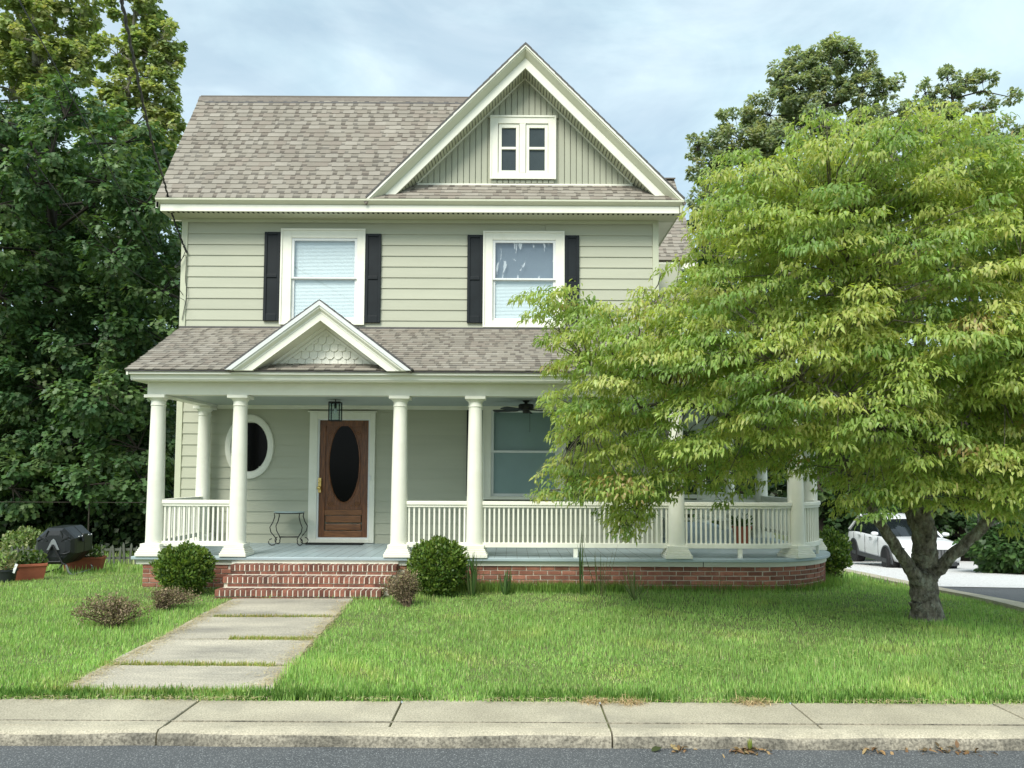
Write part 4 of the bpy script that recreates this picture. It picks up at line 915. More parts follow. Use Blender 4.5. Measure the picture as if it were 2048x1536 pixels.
# side table with scrolled iron legs
tb = at(577, 1090, 12.85); t = thing('side_table', 'small black iron side table with scrolled legs beside the door', 'side table', loc=(tb.x, 12.85, FZ))
MB().lathe([(0, 0.535), (0.24, 0.535), (0.25, 0.542), (0.25, 0.55), (0, 0.552)], 24, Matrix.Diagonal((1, .7, 1, 1))).build('tabletop', 'blind_shaded', t)
MB().tube([(0.225*math.cos(2*math.pi*k/24), 0.16*math.sin(2*math.pi*k/24), 0.525) for k in range(25)], 0.008, 6).build('apron_ring', 'black_metal', t)
MB().tube([(0.16*math.cos(2*math.pi*k/24), 0.12*math.sin(2*math.pi*k/24), 0.13) for k in range(25)], 0.006, 6).build('lower_ring', 'black_metal', t)
for sx in (-1, 1):
    for sy in (-1, 1):
        pts = [(0.21, 0.53), (0.20, 0.47), (0.225, 0.38), (0.265, 0.30), (0.25, 0.22), (0.20, 0.15), (0.17, 0.10), (0.18, 0.05)]
        pts += [(0.225+0.055*math.cos(math.pi-a*0.6), 0.06-0.055*math.sin(a*0.6)) for a in (0.6, 1.8, 3.0, 4.2, 5.4, 6.6, 7.6)]
        MB().tube([(sx*u, sy*u*0.62, max(z, 0.008)) for u, z in pts], 0.0085, 6).build('leg', 'black_metal', t, smooth=True)
mt = MB().box(-0.47, 0.47, -0.11, 0.11, 0, 0.018).build('door_mat', 'mat_rubber', bevel=0.005); mp = at(670, 1090, 12.98); mt.location = (mp.x, 12.98, FZ+0.002); tag(mt, 'thin black door mat on porch floor at the front door', 'door mat')
# slatted bench and potted plant on the side porch
t = thing('slatted_bench', 'white slatted bench low behind the rounded porch railing', 'bench', loc=(3.55, 14.4, FZ))
for k in range(6): MB().box(-0.75, 0.75, -0.24+k*0.085, -0.17+k*0.085, 0.36, 0.385).build('seat_slat', 'trim', t)
for k in range(4): MB().box(-0.75, 0.75, 0.27, 0.29, 0.45+k*0.10, 0.52+k*0.10).build('back_slat', 'trim', t)
for sx in (-0.68, 0.68):
    for y in (-0.2, 0.27): MB().box(sx-0.03, sx+0.03, y-0.03, y+0.03, 0, 0.359 if y < 0 else 0.86).build('leg', 'trim', t)
b = MB().lathe([(0, 0), (0.12, 0), (0.16, 0.26), (0.175, 0.26), (0.175, 0.30), (0.15, 0.30), (0.15, 0.27), (0, 0.27)], 20); pot = thing('potted_plant', 'terracotta pot with leafy plant behind the curved railing', 'plant', loc=(4.05, 13.6, FZ)); b.build('pot', 'terracotta', pot, smooth=True)
n = 160; P = np.zeros((n, 3)); P[:, 2] = 0.28; U = unit(n); U[:, 2] = abs(U[:, 2])+.3; P += U*RNG.uniform(0, .18, (n, 1))
leaf_object('foliage', P, U+unit(n)*.4, unit(n), RNG.uniform(.06, .12, n), RNG.uniform(.015, .025, n), .3, T_OVATE, pick([(.06, .13, .03), (.09, .17, .04)], n), 'leaf', pot)
# utility box at the left corner
t = thing('electric_meter', 'grey electric meter box with conduit on left side wall', 'electric meter', loc=(XL-0.02, 14.3, 1.0))
MB().box(-0.12, 0, -0.13, 0.13, 0, 0.38).build('box', 'grey_metal', t, bevel=0.01); MB().lathe([(0, 0), (0.08, 0), (0.08, 0.06), (0.06, 0.09), (0, 0.09)], 18, Matrix.Translation((-0.12, 0, 0.24)) @ Matrix.Rotation(rad(-90), 4, 'Y')).build('meter_dial', 'white_plastic', t); MB().tube([(-0.06, 0, 0.38), (-0.06, 0, 3.6)], 0.022, 8).build('conduit', 'grey_metal', t)
# service cables
def cable(name, label, pts, r, n=36, twist=0):
    b = MB(); P = [Vector(p) for p in pts]
    def crom(t):
        k = min(int(t), len(P)-2); u = t-k; p0 = P[max(k-1, 0)]; p1 = P[k]; p2 = P[k+1]; p3 = P[min(k+2, len(P)-1)]
        return 0.5*((2*p1)+(p2-p0)*u+(2*p0-5*p1+4*p2-p3)*u*u+(3*p1-p0-3*p2+p3)*u**3)
    ln = [crom((len(P)-1)*i/n) for i in range(n+1)]
    if twist:
        for ph in range(twist):
            b.tube([p+Vector((math.cos(i*1.2+ph*2.1), math.sin(i*1.2+ph*2.1), 0.3*math.sin(i*1.7+ph)))*r*1.1 for i, p in enumerate(ln)], r, 5)
    else: b.tube(ln, r, 5)
    o = b.build(name, 'black_metal', smooth=True); tag(o, label, 'cable', 'service cables to the house corner')
cable('service_cable', 'thick twisted service cable running down to the upper left corner', [at(225, -90, 5.4), at(243, 0, 6.2), at(276, 160, 8.2), at(308, 300, 10.8), at(328, 362, 12.4), at(345, 430, 12.9), at(366, 488, 13.12), at(374, 505, 13.15)], 0.010, 150, 2)
cable('service_cable', 'thin wire slanting across the trees to the siding below', [at(38, 0, 7.0), at(120, 150, 8.4), at(215, 330, 10.4), at(300, 490, 12.4), at(366, 590, 13.16)], 0.006)
cable('service_cable', 'lowest thin wire crossing the dark maple', [at(60, 310, 8.0), at(150, 430, 9.6), at(260, 540, 11.6), at(368, 600, 13.16)], 0.005)
cable('service_cable', 'looped wire ends tacked down the corner board', [at(372, 500, 13.14), at(358, 530, 13.1), at(350, 534, 13.1), at(362, 520, 13.12), at(372, 512, 13.14), at(371, 560, 13.15), at(374, 585, 13.15), at(369, 615, 13.15), at(364, 640, 13.15)], 0.006, 60)
# ================================================================== DOGWOOD in front of the house
TB = gp(1855, 1238)
dog = thing('dogwood_tree', 'spreading dogwood with drooping yellow green leaves on the right lawn', 'tree', loc=TB)
tl = lambda p: Vector(p)-TB
R_ = random.Random(21)
LIMBS = []
def limb(pts, radii, name='limb', mat='bark', n=10, wob=0.07, parent=dog, org=TB):
    P = [Vector(p) for p in pts]; out = []; rr = []; N = (len(P)-1)*7
    for i in range(N+1):
        t = (len(P)-1)*i/N; k = min(int(t), len(P)-2); u = t-k; p0 = P[max(k-1, 0)]; p1 = P[k]; p2 = P[k+1]; p3 = P[min(k+2, len(P)-1)]
        q = 0.5*((2*p1)+(p2-p0)*u+(2*p0-5*p1+4*p2-p3)*u*u+(3*p1-p0-3*p2+p3)*u**3)
        out.append(q+Vector((R_.uniform(-1, 1), R_.uniform(-1, 1), R_.uniform(-1, 1)))*0.25*radii[k]*0.5); rr.append(radii[k]+(radii[k+1]-radii[k])*u)
    MB().tube([p-org for p in out], rr, n, wob=wob, rng=R_).build(name, mat, parent, smooth=True)
    return list(zip(out, rr))
Yd = TB.y
trunk = limb([at(1856, 1262, Yd), at(1853, 1225, Yd), at(1848, 1180, Yd), at(1850, 1135, Yd), at(1847, 1080, Yd-.05), at(1842, 1010, Yd-.1), at(1850, 920, Yd-.1), at(1838, 820, Yd), at(1850, 720, Yd+.1)],
             [0.215, 0.172, 0.152, 0.152, 0.128, 0.112, 0.095, 0.075, 0.05], 'trunk', n=20, wob=0.06)
LIMBS += trunk[20:]
def L(*a, **k):
    r = limb(*a, **k); LIMBS.extend(r[3:]); return r
L([at(1840, 1165, Yd-.05), at(1806, 1115, Yd-.2), at(1770, 1062, Yd-.3), at(1735, 1005, Yd-.4), at(1690, 930, Yd-.5), at(1620, 850, Yd-.4), at(1540, 790, Yd-.2), at(1440, 770, Yd)], [0.085, 0.066, 0.058, 0.052, 0.044, 0.036, 0.026, 0.013])
L([at(1862, 1150, Yd), at(1905, 1110, Yd-.15), at(1950, 1070, Yd-.25), at(1985, 1030, Yd-.4), at(2040, 950, Yd-.6), at(2120, 850, Yd-.6), at(2200, 760, Yd-.5)], [0.08, 0.068, 0.060, 0.053, 0.043, 0.033, 0.016])
L([at(1845, 1075, Yd), at(1815, 990, Yd+.2), at(1770, 900, Yd+.4), at(1700, 800, Yd+.6), at(1600, 700, Yd+.8), at(1480, 630, Yd+1.0), at(1350, 600, Yd+1.0), at(1240, 622, Yd+.9), at(1130, 625, Yd+.8)], [0.10, 0.085, 0.075, 0.065, 0.05, 0.04, 0.026, 0.014, 0.005])
L([at(1700, 930, Yd-.5), at(1600, 880, Yd-.7), at(1500, 850, Yd-.8), at(1400, 815, Yd-.7), at(1360, 790, Yd-.7), at(1290, 760, Yd-.6), at(1180, 740, Yd-.4)], [0.05, 0.042, 0.036, 0.028, 0.022, 0.015, 0.008])
L([at(1400, 815, Yd-.7), at(1340, 808, Yd-.6), at(1280, 815, Yd-.5), at(1180, 850, Yd-.3)], [0.028, 0.02, 0.015, 0.007])
L([at(1620, 850, Yd-.4), at(1500, 900, Yd), at(1380, 930, Yd+.4), at(1280, 960, Yd+.7), at(1150, 985, Yd+.9)], [0.045, 0.035, 0.028, 0.018, 0.008])
L([at(1500, 900, Yd), at(1400, 960, Yd+.3), at(1310, 1000, Yd+.5), at(1255, 1060, Yd+.6)], [0.03, 0.022, 0.015, 0.006])
L([at(1842, 1000, Yd-.1), at(1825, 900, Yd-.6), at(1790, 800, Yd-1.1), at(1750, 690, Yd-1.5), at(1700, 560, Yd-1.6), at(1660, 440, Yd-1.3)], [0.085, 0.07, 0.06, 0.05, 0.035, 0.015])
L([at(1850, 760, Yd+.1), at(1835, 640, Yd+.1), at(1840, 520, Yd+.1), at(1835, 430, Yd), at(1870, 300, Yd), at(1880, 220, Yd)], [0.07, 0.055, 0.045, 0.035, 0.02, 0.01])
L([at(1838, 640, Yd+.1), at(1760, 560, Yd+.3), at(1640, 470, Yd+.6), at(1520, 390, Yd+.8), at(1440, 340, Yd+.9)], [0.05, 0.042, 0.034, 0.022, 0.01])
L([at(1760, 560, Yd+.3), at(1620, 560, Yd+.6), at(1500, 520, Yd+.8), at(1400, 510, Yd+.9)], [0.035, 0.028, 0.02, 0.009])
L([at(1838, 600, Yd+.1), at(1940, 500, Yd-.1), at(2040, 400, Yd-.2), at(2120, 340, Yd-.2)], [0.05, 0.04, 0.028, 0.012])
L([at(1835, 430, Yd), at(1760, 340, Yd), at(1680, 260, Yd)], [0.03, 0.02, 0.01])
L([at(1845, 820, Yd), at(1960, 700, Yd+.2), at(2060, 620, Yd+.3), at(2180, 560, Yd+.3)], [0.06, 0.05, 0.036, 0.014])
L([at(1848, 930, Yd-.1), at(1905, 850, Yd-.8), at(1960, 780, Yd-1.4), at(2010, 740, Yd-1.8), at(2080, 720, Yd-2)], [0.075, 0.06, 0.048, 0.036, 0.014])
L([at(1820, 900, Yd-.6), at(1760, 850, Yd-1.2), at(1700, 800, Yd-1.6), at(1600, 760, Yd-1.7)], [0.05, 0.04, 0.03, 0.012])
L([at(1848, 900, Yd), at(1900, 800, Yd+.8), at(1960, 700, Yd+1.6), at(2020, 600, Yd+2.2)], [0.07, 0.055, 0.04, 0.015])
L([at(1846, 960, Yd), at(1790, 870, Yd+.9), at(1720, 790, Yd+1.6)], [0.06, 0.045, 0.02])
SIL = [(1045, 600), (1110, 562), (1150, 590), (1215, 605), (1290, 580), (1345, 545), (1390, 505), (1400, 440), (1425, 345), (1460, 310), (1560, 315), (1590, 250), (1680, 232), (1790, 225), (1860, 205), (1960, 235), (2048, 260), (2180, 330),
       (2260, 520), (2270, 740), (2200, 900), (2110, 1010), (2040, 1050), (1985, 1040), (1930, 1015), (1885, 1000), (1800, 1000), (1735, 1030), (1690, 1020), (1640, 960), (1615, 920), (1585, 960), (1540, 930), (1500, 960), (1450, 1010), (1430, 950), (1380, 960), (1330, 1000), (1290, 1040), (1250, 1080), (1225, 1040), (1190, 995), (1070, 990), (1085, 955), (1120, 930), (1105, 890), (1120, 845), (1100, 800), (1120, 770), (1095, 720), (1100, 680), (1075, 630)]
def in_poly(px, py, poly):
    c = False; n = len(poly); j = n-1
    for i in range(n):
        (xi, yi), (xj, yj) = poly[i], poly[j]
        if (yi > py) != (yj > py) and px < (xj-xi)*(py-yi)/(yj-yi)+xi: c = not c
        j = i
    return c
HOLES = [(1318, 1425, 798, 868), (1105, 1165, 880, 905), (1240, 1300, 905, 930), (1385, 1470, 935, 990)]
GAP = lambda px, py: mnoise.noise(Vector((px*0.011, py*0.017, 3.3)))+0.6*mnoise.noise(Vector((px*0.027, py*0.04, 8.1)))
SPR = []                                  # spray centres in world metres
LP = np.array([p for p, r in LIMBS])
def depth_window(px, py):                 # crown is an ellipsoid about the trunk; how deep is it along this line of sight
    c = Vector((4.75, Yd-0.1, 3.35)); r = Vector((4.9, 2.6, 3.1)); d = ray(px, py); d = Vector((d.x/d.y, 1.0, d.z/d.y)); o = Vector((0, 0, EYE))-c
    a = sum((d[i]/r[i])**2 for i in range(3)); bb = sum(2*d[i]*o[i]/r[i]**2 for i in range(3)); cc = sum((o[i]/r[i])**2 for i in range(3))-1; D = bb*bb-4*a*cc
    if D < 0: t = -bb/(2*a); return t-0.35, t+0.35
    s = math.sqrt(D); return (-bb-s)/(2*a), (-bb+s)/(2*a)
for layer, (spacing, f0, f1, tries) in enumerate(((38, 0.0, 0.26, 16000), (46, 0.16, 0.55, 9000), (62, 0.5, 0.95, 4000))):
    pts = []
    for _ in range(tries):
        px, py = R_.uniform(1040, 2270), R_.uniform(200, 1085)
        if not in_poly(px, py, SIL): continue
        if any(a < px < c and e < py < g for a, c, e, g in HOLES): continue
        if GAP(px, py) > 0.66 and layer < 2: continue
        if any((px-q[0])**2+((py-q[1])*(1.45 if layer else 1.65))**2 < (spacing*R_.uniform(.7, 1.15))**2 for q in pts): continue
        edge = not all(in_poly(px+dx, py+dy, SIL) for dx, dy in ((-44, 0), (44, 0), (0, -24), (0, 34)))
        pts.append((px, py)); y0, y1 = depth_window(px, py); Y = y0+(y1-y0)*R_.uniform(f0, f1)
        p = at(px, py, Y)
        if p.x < 5.5 and Y > 10.35: Y = R_.uniform(9.6, 10.35); p = at(px, py, Y)
        if py > 880 and px < 1700: Y = R_.uniform(8.6, 10.2); p = at(px, py, Y)
        if p.z < 0.9 or Y < 5.9: continue
        if edge: p = at(px+(R_.uniform(-16, 12) if px < 1500 else R_.uniform(-12, 12)), py+R_.uniform(-20, 10), Y)
        SPR.append((p, layer, edge))
LOW = [(1070, 985), (1100, 955), (1180, 930), (1300, 905), (1420, 900), (1520, 930), (1560, 960), (1470, 985), (1400, 960), (1340, 1000), (1290, 1045), (1250, 1085), (1230, 1050), (1200, 1000), (1130, 1000)]
pts = []
for _ in range(2500):                     # the low drooping boughs before the railing
    px, py = R_.uniform(1060, 1560), R_.uniform(890, 1085)
    if not in_poly(px, py, LOW) or any((px-q[0])**2+((py-q[1])*1.4)**2 < 34**2 for q in pts): continue
    pts.append((px, py)); SPR.append((at(px, py, R_.uniform(8.4, 9.9)), 1, True))
MIDB = [(1120, 850), (1240, 870), (1330, 880), (1430, 868), (1560, 850), (1650, 850), (1660, 920), (1600, 935), (1545, 930), (1480, 935), (1430, 970), (1380, 945), (1330, 985), (1250, 1000), (1150, 960), (1110, 900)]
pts = []
for _ in range(4000):                     # the mid boughs that screen the porch columns
    px, py = R_.uniform(1110, 1660), R_.uniform(850, 1000)
    if not in_poly(px, py, MIDB) or any((px-q[0])**2+((py-q[1])*1.4)**2 < 33**2 for q in pts): continue
    pts.append((px, py)); SPR.append((at(px, py, R_.uniform(7.6, 9.6)), 1, R_.random() < .35))
tw = MB(); Ps, Ds, Ns, Ls, Ws, Cs, Cu = [], [], [], [], [], [], []
PAL = [(0.390, 0.485, 0.130), (0.450, 0.520, 0.150), (0.310, 0.425, 0.115), (0.520, 0.565, 0.195), (0.245, 0.365, 0.100)]
for p, layer, edge in SPR:
    d = np.linalg.norm(LP-np.array(p), axis=1)+np.maximum(0, LP[:, 2]-p.z)*0.6; q = LIMBS[int(np.argmin(d))][0]; ln = (p-q).length
    mid = q.lerp(p, 0.5)+Vector((R_.uniform(-.1, .1), R_.uniform(-.1, .1), R_.uniform(0.02, .14)))*min(1, ln)
    tw.tube([q-TB, mid-TB, p-TB], [min(0.012, 0.006+ln*0.006), 0.006+ln*.001, 0.003], 4)
    r = R_.uniform(0.09, 0.19) if edge else R_.choice((R_.uniform(0.13, 0.22), R_.uniform(0.20, 0.38))); n = int((225 if layer < 1 else 150 if layer < 2 else 80)*(r/0.28)**1.5)
    out = (p-Vector((TB.x, TB.y, p.z))); out.normalize()
    a = RNG.uniform(0, 2*math.pi, n); rr = np.sqrt(RNG.uniform(0.02, 1, n))*r
    # a flat tier that slopes a little down and outwards
    x = rr*np.cos(a); y = rr*np.sin(a); u = x*out.x+y*out.y
    tx, ty = R_.uniform(-.25, .25), R_.uniform(-.25, .25); z = -R_.uniform(0.05, 0.3)*u-R_.uniform(.1, .4)*rr*rr/r+tx*x+ty*y+RNG.normal(0, 0.024, n)
    base = np.array(p)+np.stack([x, y, z], 1)
    a = a+RNG.normal(0, .5, n); dirr = np.stack([np.cos(a)*0.8+out.x*0.25, np.sin(a)*0.8+out.y*0.25, -RNG.uniform(-0.15, 0.75, n)], 1)+RNG.normal(0, .25, (n, 3))
    nor = np.stack([np.cos(a)*0.35, np.sin(a)*0.35, np.full(n, 1.0)], 1)+RNG.normal(0, .28, (n, 3))
    Ps.append(base-np.array(TB)); Ds.append(dirr); Ns.append(nor); Ls.append(RNG.uniform(0.034, 0.070, n)); Ws.append(RNG.uniform(0.0080, 0.0142, n)); Cu.append(RNG.uniform(0.2, 1.2, n))
    base_c = np.array(PAL[R_.choice([0, 0, 0, 1, 1, 2, 2, 3, 4])]); c = np.clip(base_c*(1+RNG.normal(0, .10, (n, 1)))*(1+RNG.normal(0, .05, (n, 3))), 0.01, 1)
    if R_.random() < 0.014: k = RNG.random(n) < 0.45; c[k] = np.array((0.42, 0.32, 0.14))*(1+RNG.normal(0, .15, (k.sum(), 1)))
    Cs.append(c)
leaf_object('crown', np.concatenate(Ps), np.concatenate(Ds), np.concatenate(Ns), np.concatenate(Ls), np.concatenate(Ws), np.concatenate(Cu), T_SLIM, np.concatenate(Cs), 'leaf_dogwood', dog, fold=0.55)
tw.build('twigs', 'bark', dog)['kind'] = 'stuff'

# ================================================================== BACKGROUND TREES
def tree(name, label, base, clumps, nleaf, size, pal, bark, trunk_r, tmpl=T_MAPLE, trunk_top=None, sub=26, group=None, wfac=0.42, droop=0.35, rough_cl=0.30, flat=0.8, jit=.14, mat='leaf', sr0=.22, sr1=.42):
    """clumps: [(centre, radius)] in world metres. Leaves gather in small bunches over every clump, so light and gaps break the crown up"""
    base = Vector(base); t = thing(name, label, 'tree', group, loc=base); rr = random.Random(len(label)*7+int(base.x*10))
    cx = [Vector(c) for c, r in clumps]; top = trunk_top or max(cx, key=lambda c: c.z)
    tr = [base+Vector((0, 0, -0.2)), base.lerp(top, 0.33)+Vector((rr.uniform(-.2, .2), rr.uniform(-.2, .2), 0)), base.lerp(top, 0.66)+Vector((rr.uniform(-.3, .3), rr.uniform(-.3, .3), 0)), top]
    sk = limb(tr, [trunk_r, trunk_r*0.8, trunk_r*0.5, trunk_r*0.12], 'trunk', bark, 10, 0.06, t, base)
    for c, r in clumps:
        dist = [((q-c).length+max(0, q.z-c.z+0.2*r)*1.5, i) for i, (q, _) in enumerate(sk)]; i = min(dist)[1]; q, qr = sk[i]
        if (q-c).length > 0.5: MB().tube([q-base, q.lerp(c, 0.5)+Vector((0, 0, 0.12*(q-c).length))-base, c-base], [min(qr*0.6, 0.05+0.02*(q-c).length), 0.04, 0.015], 6).build('limb', bark, t)
    vol = np.array([r*r for c, r in clumps]); cnt = np.maximum(1, (nleaf*vol/vol.sum()).astype(int)); Ps, Ds, Ns, Cs = [], [], [], []; tw = MB()
    for (c, r), n in zip(clumps, cnt):
        m_ = max(6, int(sub)); su = unit(m_); su[:, 2] = su[:, 2]*flat+0.12; rad_ = RNG.uniform(0.45, 1.0, m_)**0.6
        sc = np.array(c)+su*r*rad_[:, None]; sr = RNG.uniform(sr0, sr1, m_)*r
        for k in range(0, m_, 2): tw.tube([Vector(c)-base, (Vector(c).lerp(Vector(sc[k]), .5)+Vector((0, 0, .05*r)))-base, Vector(sc[k])-base], [0.022, 0.014, 0.006], 4)
        idx = RNG.integers(0, m_, n); uu = unit(n); uu[:, 2] *= 0.6
        P = sc[idx]+uu*(sr[idx]*RNG.uniform(0.1, 1, n)**0.5)[:, None]
        outw = (P-np.array(c)); outw /= np.linalg.norm(outw, axis=1, keepdims=True)+1e-6
        D = outw*0.5+uu*0.5+np.array((0, 0, -droop))+RNG.normal(0, .35, (n, 3)); Nn = uu*0.4+outw*0.3+np.array((0, -0.15, 0.9))+RNG.normal(0, rough_cl, (n, 3))
        pc = np.array(pal)[RNG.integers(0, len(pal), m_)]; cc = pc[idx]*(1+RNG.normal(0, jit, (n, 1)))*(1+RNG.normal(0, .05, (n, 3)))
        Ps.append(P-np.array(base)); Ds.append(D); Ns.append(Nn); Cs.append(np.clip(cc, .004, 1))
    P = np.concatenate(Ps); n = len(P); Ls = RNG.uniform(0.75, 1.25, n)*size
    leaf_object('crown', P, np.concatenate(Ds), np.concatenate(Ns), Ls, Ls*wfac, RNG.uniform(0, .35, n), tmpl, np.concatenate(Cs), mat, t)
    tw.build('twigs', bark, t)['kind'] = 'stuff'; return t
def cl(items, Y, spread=1.0, seed=1):      # clumps measured on the photo: (px, py, radius px, extra depth)
    out = []
    for it in items:
        px, py, rp = it[:3]; dy = it[3] if len(it) > 3 else 0; p = at(px, py, Y+dy); out.append((p, rp*(Y+dy)/F_PX))
    return out
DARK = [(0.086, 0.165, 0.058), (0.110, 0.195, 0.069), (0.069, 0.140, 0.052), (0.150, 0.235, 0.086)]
rr = random.Random(5); ms = []
for row, (y, x0, x1, rp) in enumerate(((225, -120, 130, 75), (300, -140, 250, 85), (390, -140, 320, 90), (490, -140, 345, 90), (590, -140, 340, 90), (690, -140, 335, 95), (790, -140, 300, 95), (880, -100, 300, 90), (960, 40, 290, 70))):
    n = max(2, int((x1-x0)/105))
    for i in range(n+1): ms.append((x0+(x1-x0)*i/n+rr.uniform(-22, 22)-(18 if i == n else 0), y+rr.uniform(-25, 25), rp*rr.uniform(.75, 1.1), rr.uniform(-1.4, 1.0)))
    for i in range(n+1): ms.append((x0+(x1-x0)*(i+.5)/(n+.6)-10, y+40, rp*1.0, rr.uniform(2.0, 3.6)))
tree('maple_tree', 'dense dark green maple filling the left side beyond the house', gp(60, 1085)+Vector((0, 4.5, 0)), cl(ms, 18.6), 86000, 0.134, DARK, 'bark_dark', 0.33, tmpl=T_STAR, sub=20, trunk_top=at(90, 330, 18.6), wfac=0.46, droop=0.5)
YEL = [(0.390, 0.460, 0.200), (0.330, 0.410, 0.170), (0.470, 0.510, 0.245), (0.270, 0.350, 0.145)]
tree('sycamore_tree', 'tall yellow green sycamore at the upper left edge', (-20.5, 33, -.2), cl([(30, -60, 90), (110, -30, 80), (160, 20, 45), (40, 40, 90), (120, 70, 70), (0, 120, 80), (80, 130, 75), (150, 130, 50), (20, 200, 70), (110, 200, 55), (-70, 60, 110), (-60, 180, 100)], 33), 24000, 0.20, YEL, 'bark_pale', 0.4, tmpl=T_STAR, mat='leaf_airy', sr0=.13, sr1=.26, sub=34, trunk_top=at(70, -40, 33), wfac=0.5, flat=1.0)
tree('sycamore_tree', 'slimmer yellow green sycamore rising beside the roof', (-16.6, 32, -.2), cl([(262, -30, 55), (275, 30, 50), (235, 110, 42), (330, 75, 38), (300, 110, 50), (340, 130, 28), (255, 175, 50), (315, 190, 45), (270, 250, 60), (335, 255, 32), (300, 320, 55), (200, 280, 60), (220, 210, 40), (330, 330, 40)], 32), 20000, 0.19, YEL, 'bark_pale', 0.33, tmpl=T_STAR, mat='leaf_airy', sr0=.16, sr1=.30, sub=30, trunk_top=at(270, 0, 32), wfac=0.5, flat=1.0)
OAK = [(0.320, 0.385, 0.255), (0.360, 0.425, 0.275), (0.275, 0.335, 0.220), (0.390, 0.430, 0.255)]
tree('oak_tree', 'tall grey green oak behind the dogwood near the roof', (19.5, 37, -2), cl([(1395, 300, 26), (1420, 350, 40), (1400, 400, 25), (1480, 280, 60), (1540, 230, 55), (1560, 150, 28), (1600, 180, 55), (1590, 120, 24), (1660, 130, 50), (1690, 110, 28), (1730, 130, 28), (1640, 200, 60), (1720, 190, 45), (1765, 190, 24), (1795, 165, 14), (1745, 235, 20), (1500, 350, 80), (1600, 290, 90), (1700, 300, 80), (1430, 440, 40), (1440, 520, 45), (1420, 590, 35), (1530, 450, 80), (1480, 600, 60)], 37), 52000, 0.20, OAK, 'bark_dark', 0.5, tmpl=T_QUAD, mat='leaf_airy', sr0=.14, sr1=.30, sub=34, trunk_top=at(1640, 150, 37), wfac=0.32, flat=1.0)
tree('oak_tree', 'thin topped oak showing above the dogwood at right', (26, 42, -2.4), cl([(1895, 160, 26), (1850, 185, 22), (1930, 175, 22), (1965, 165, 26), (1970, 215, 24), (2025, 195, 16), (1900, 210, 40), (1840, 240, 40), (1790, 225, 30), (1910, 270, 60), (2000, 290, 60), (1830, 300, 60), (1940, 360, 80)], 42), 20000, 0.21, OAK, 'bark_dark', 0.42, tmpl=T_QUAD, mat='leaf_airy', sr0=.13, sr1=.28, sub=26, trunk_top=at(1900, 170, 42), wfac=0.32, flat=1.0)
# woods on the right beyond the drive: trees one can tell apart by their dark trunks and crowns
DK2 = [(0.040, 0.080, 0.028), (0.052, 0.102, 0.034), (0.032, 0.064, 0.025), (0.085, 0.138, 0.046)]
wl2 = [('dark leafy tree standing behind the porch end', 1640, 31), ('dark leafy tree behind the white car', 1790, 33), ('dark leafy tree right of the white car', 1930, 32), ('dark leafy tree at the right edge behind the gravel', 2080, 31), ('dark leafy tree showing under the dogwood left of the porch columns', 1480, 33)]
for lab, px, Y in wl2:
    it = []; rr = random.Random(px)
    for y in (430, 540, 640, 740, 830, 910, 980, 1040):
        for k in range(3): it.append((px+rr.uniform(-110, 110), y+rr.uniform(-30, 30), rr.uniform(45, 70), rr.uniform(-1.2, 1.5)))
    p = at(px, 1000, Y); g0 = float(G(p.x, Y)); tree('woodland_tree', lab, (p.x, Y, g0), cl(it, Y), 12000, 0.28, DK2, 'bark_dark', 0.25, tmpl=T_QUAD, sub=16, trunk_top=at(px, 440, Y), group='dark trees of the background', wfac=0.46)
it = []; rr = random.Random(77)
for y in (330, 420, 520, 620, 720, 820, 910, 990):
    for k in range(6): it.append((-120+k*88+rr.uniform(-25, 25), y+rr.uniform(-30, 30), rr.uniform(65, 90), rr.uniform(-1, 1.5)))
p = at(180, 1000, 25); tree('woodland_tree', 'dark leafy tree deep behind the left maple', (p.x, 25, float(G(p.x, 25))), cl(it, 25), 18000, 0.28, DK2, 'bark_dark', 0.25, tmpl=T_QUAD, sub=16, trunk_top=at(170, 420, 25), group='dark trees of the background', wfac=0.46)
# far wood closing the view behind everything
fw_P, fw_D, fw_N, fw_C = [], [], [], []
n = 42000; X = RNG.uniform(-75, 75, n); Y = 58+RNG.uniform(0, 7, n)+0.002*X*X*0; H_ = 7+2.5*np.sin(X*0.21)+1.6*np.sin(X*0.57+1)+1.0*np.sin(X*1.3); H_ = np.where(X > 8, H_*0.95, H_); Z = -3.5+(H_+3.5)*RNG.uniform(0, 1, n)**0.8
P = np.stack([X, Y, Z], 1)
leaf_object('woodland', P, unit(n)+np.array((0, 0, -.3)), unit(n)*.6+np.array((0, -.3, .7)), RNG.uniform(.5, 1.0, n), RNG.uniform(.25, .5, n), .2, T_QUAD, pick(DK2, n), 'leaf')['kind'] = 'stuff'
bpy.data.objects['woodland']['label'] = 'far dark wood behind the house and drive'

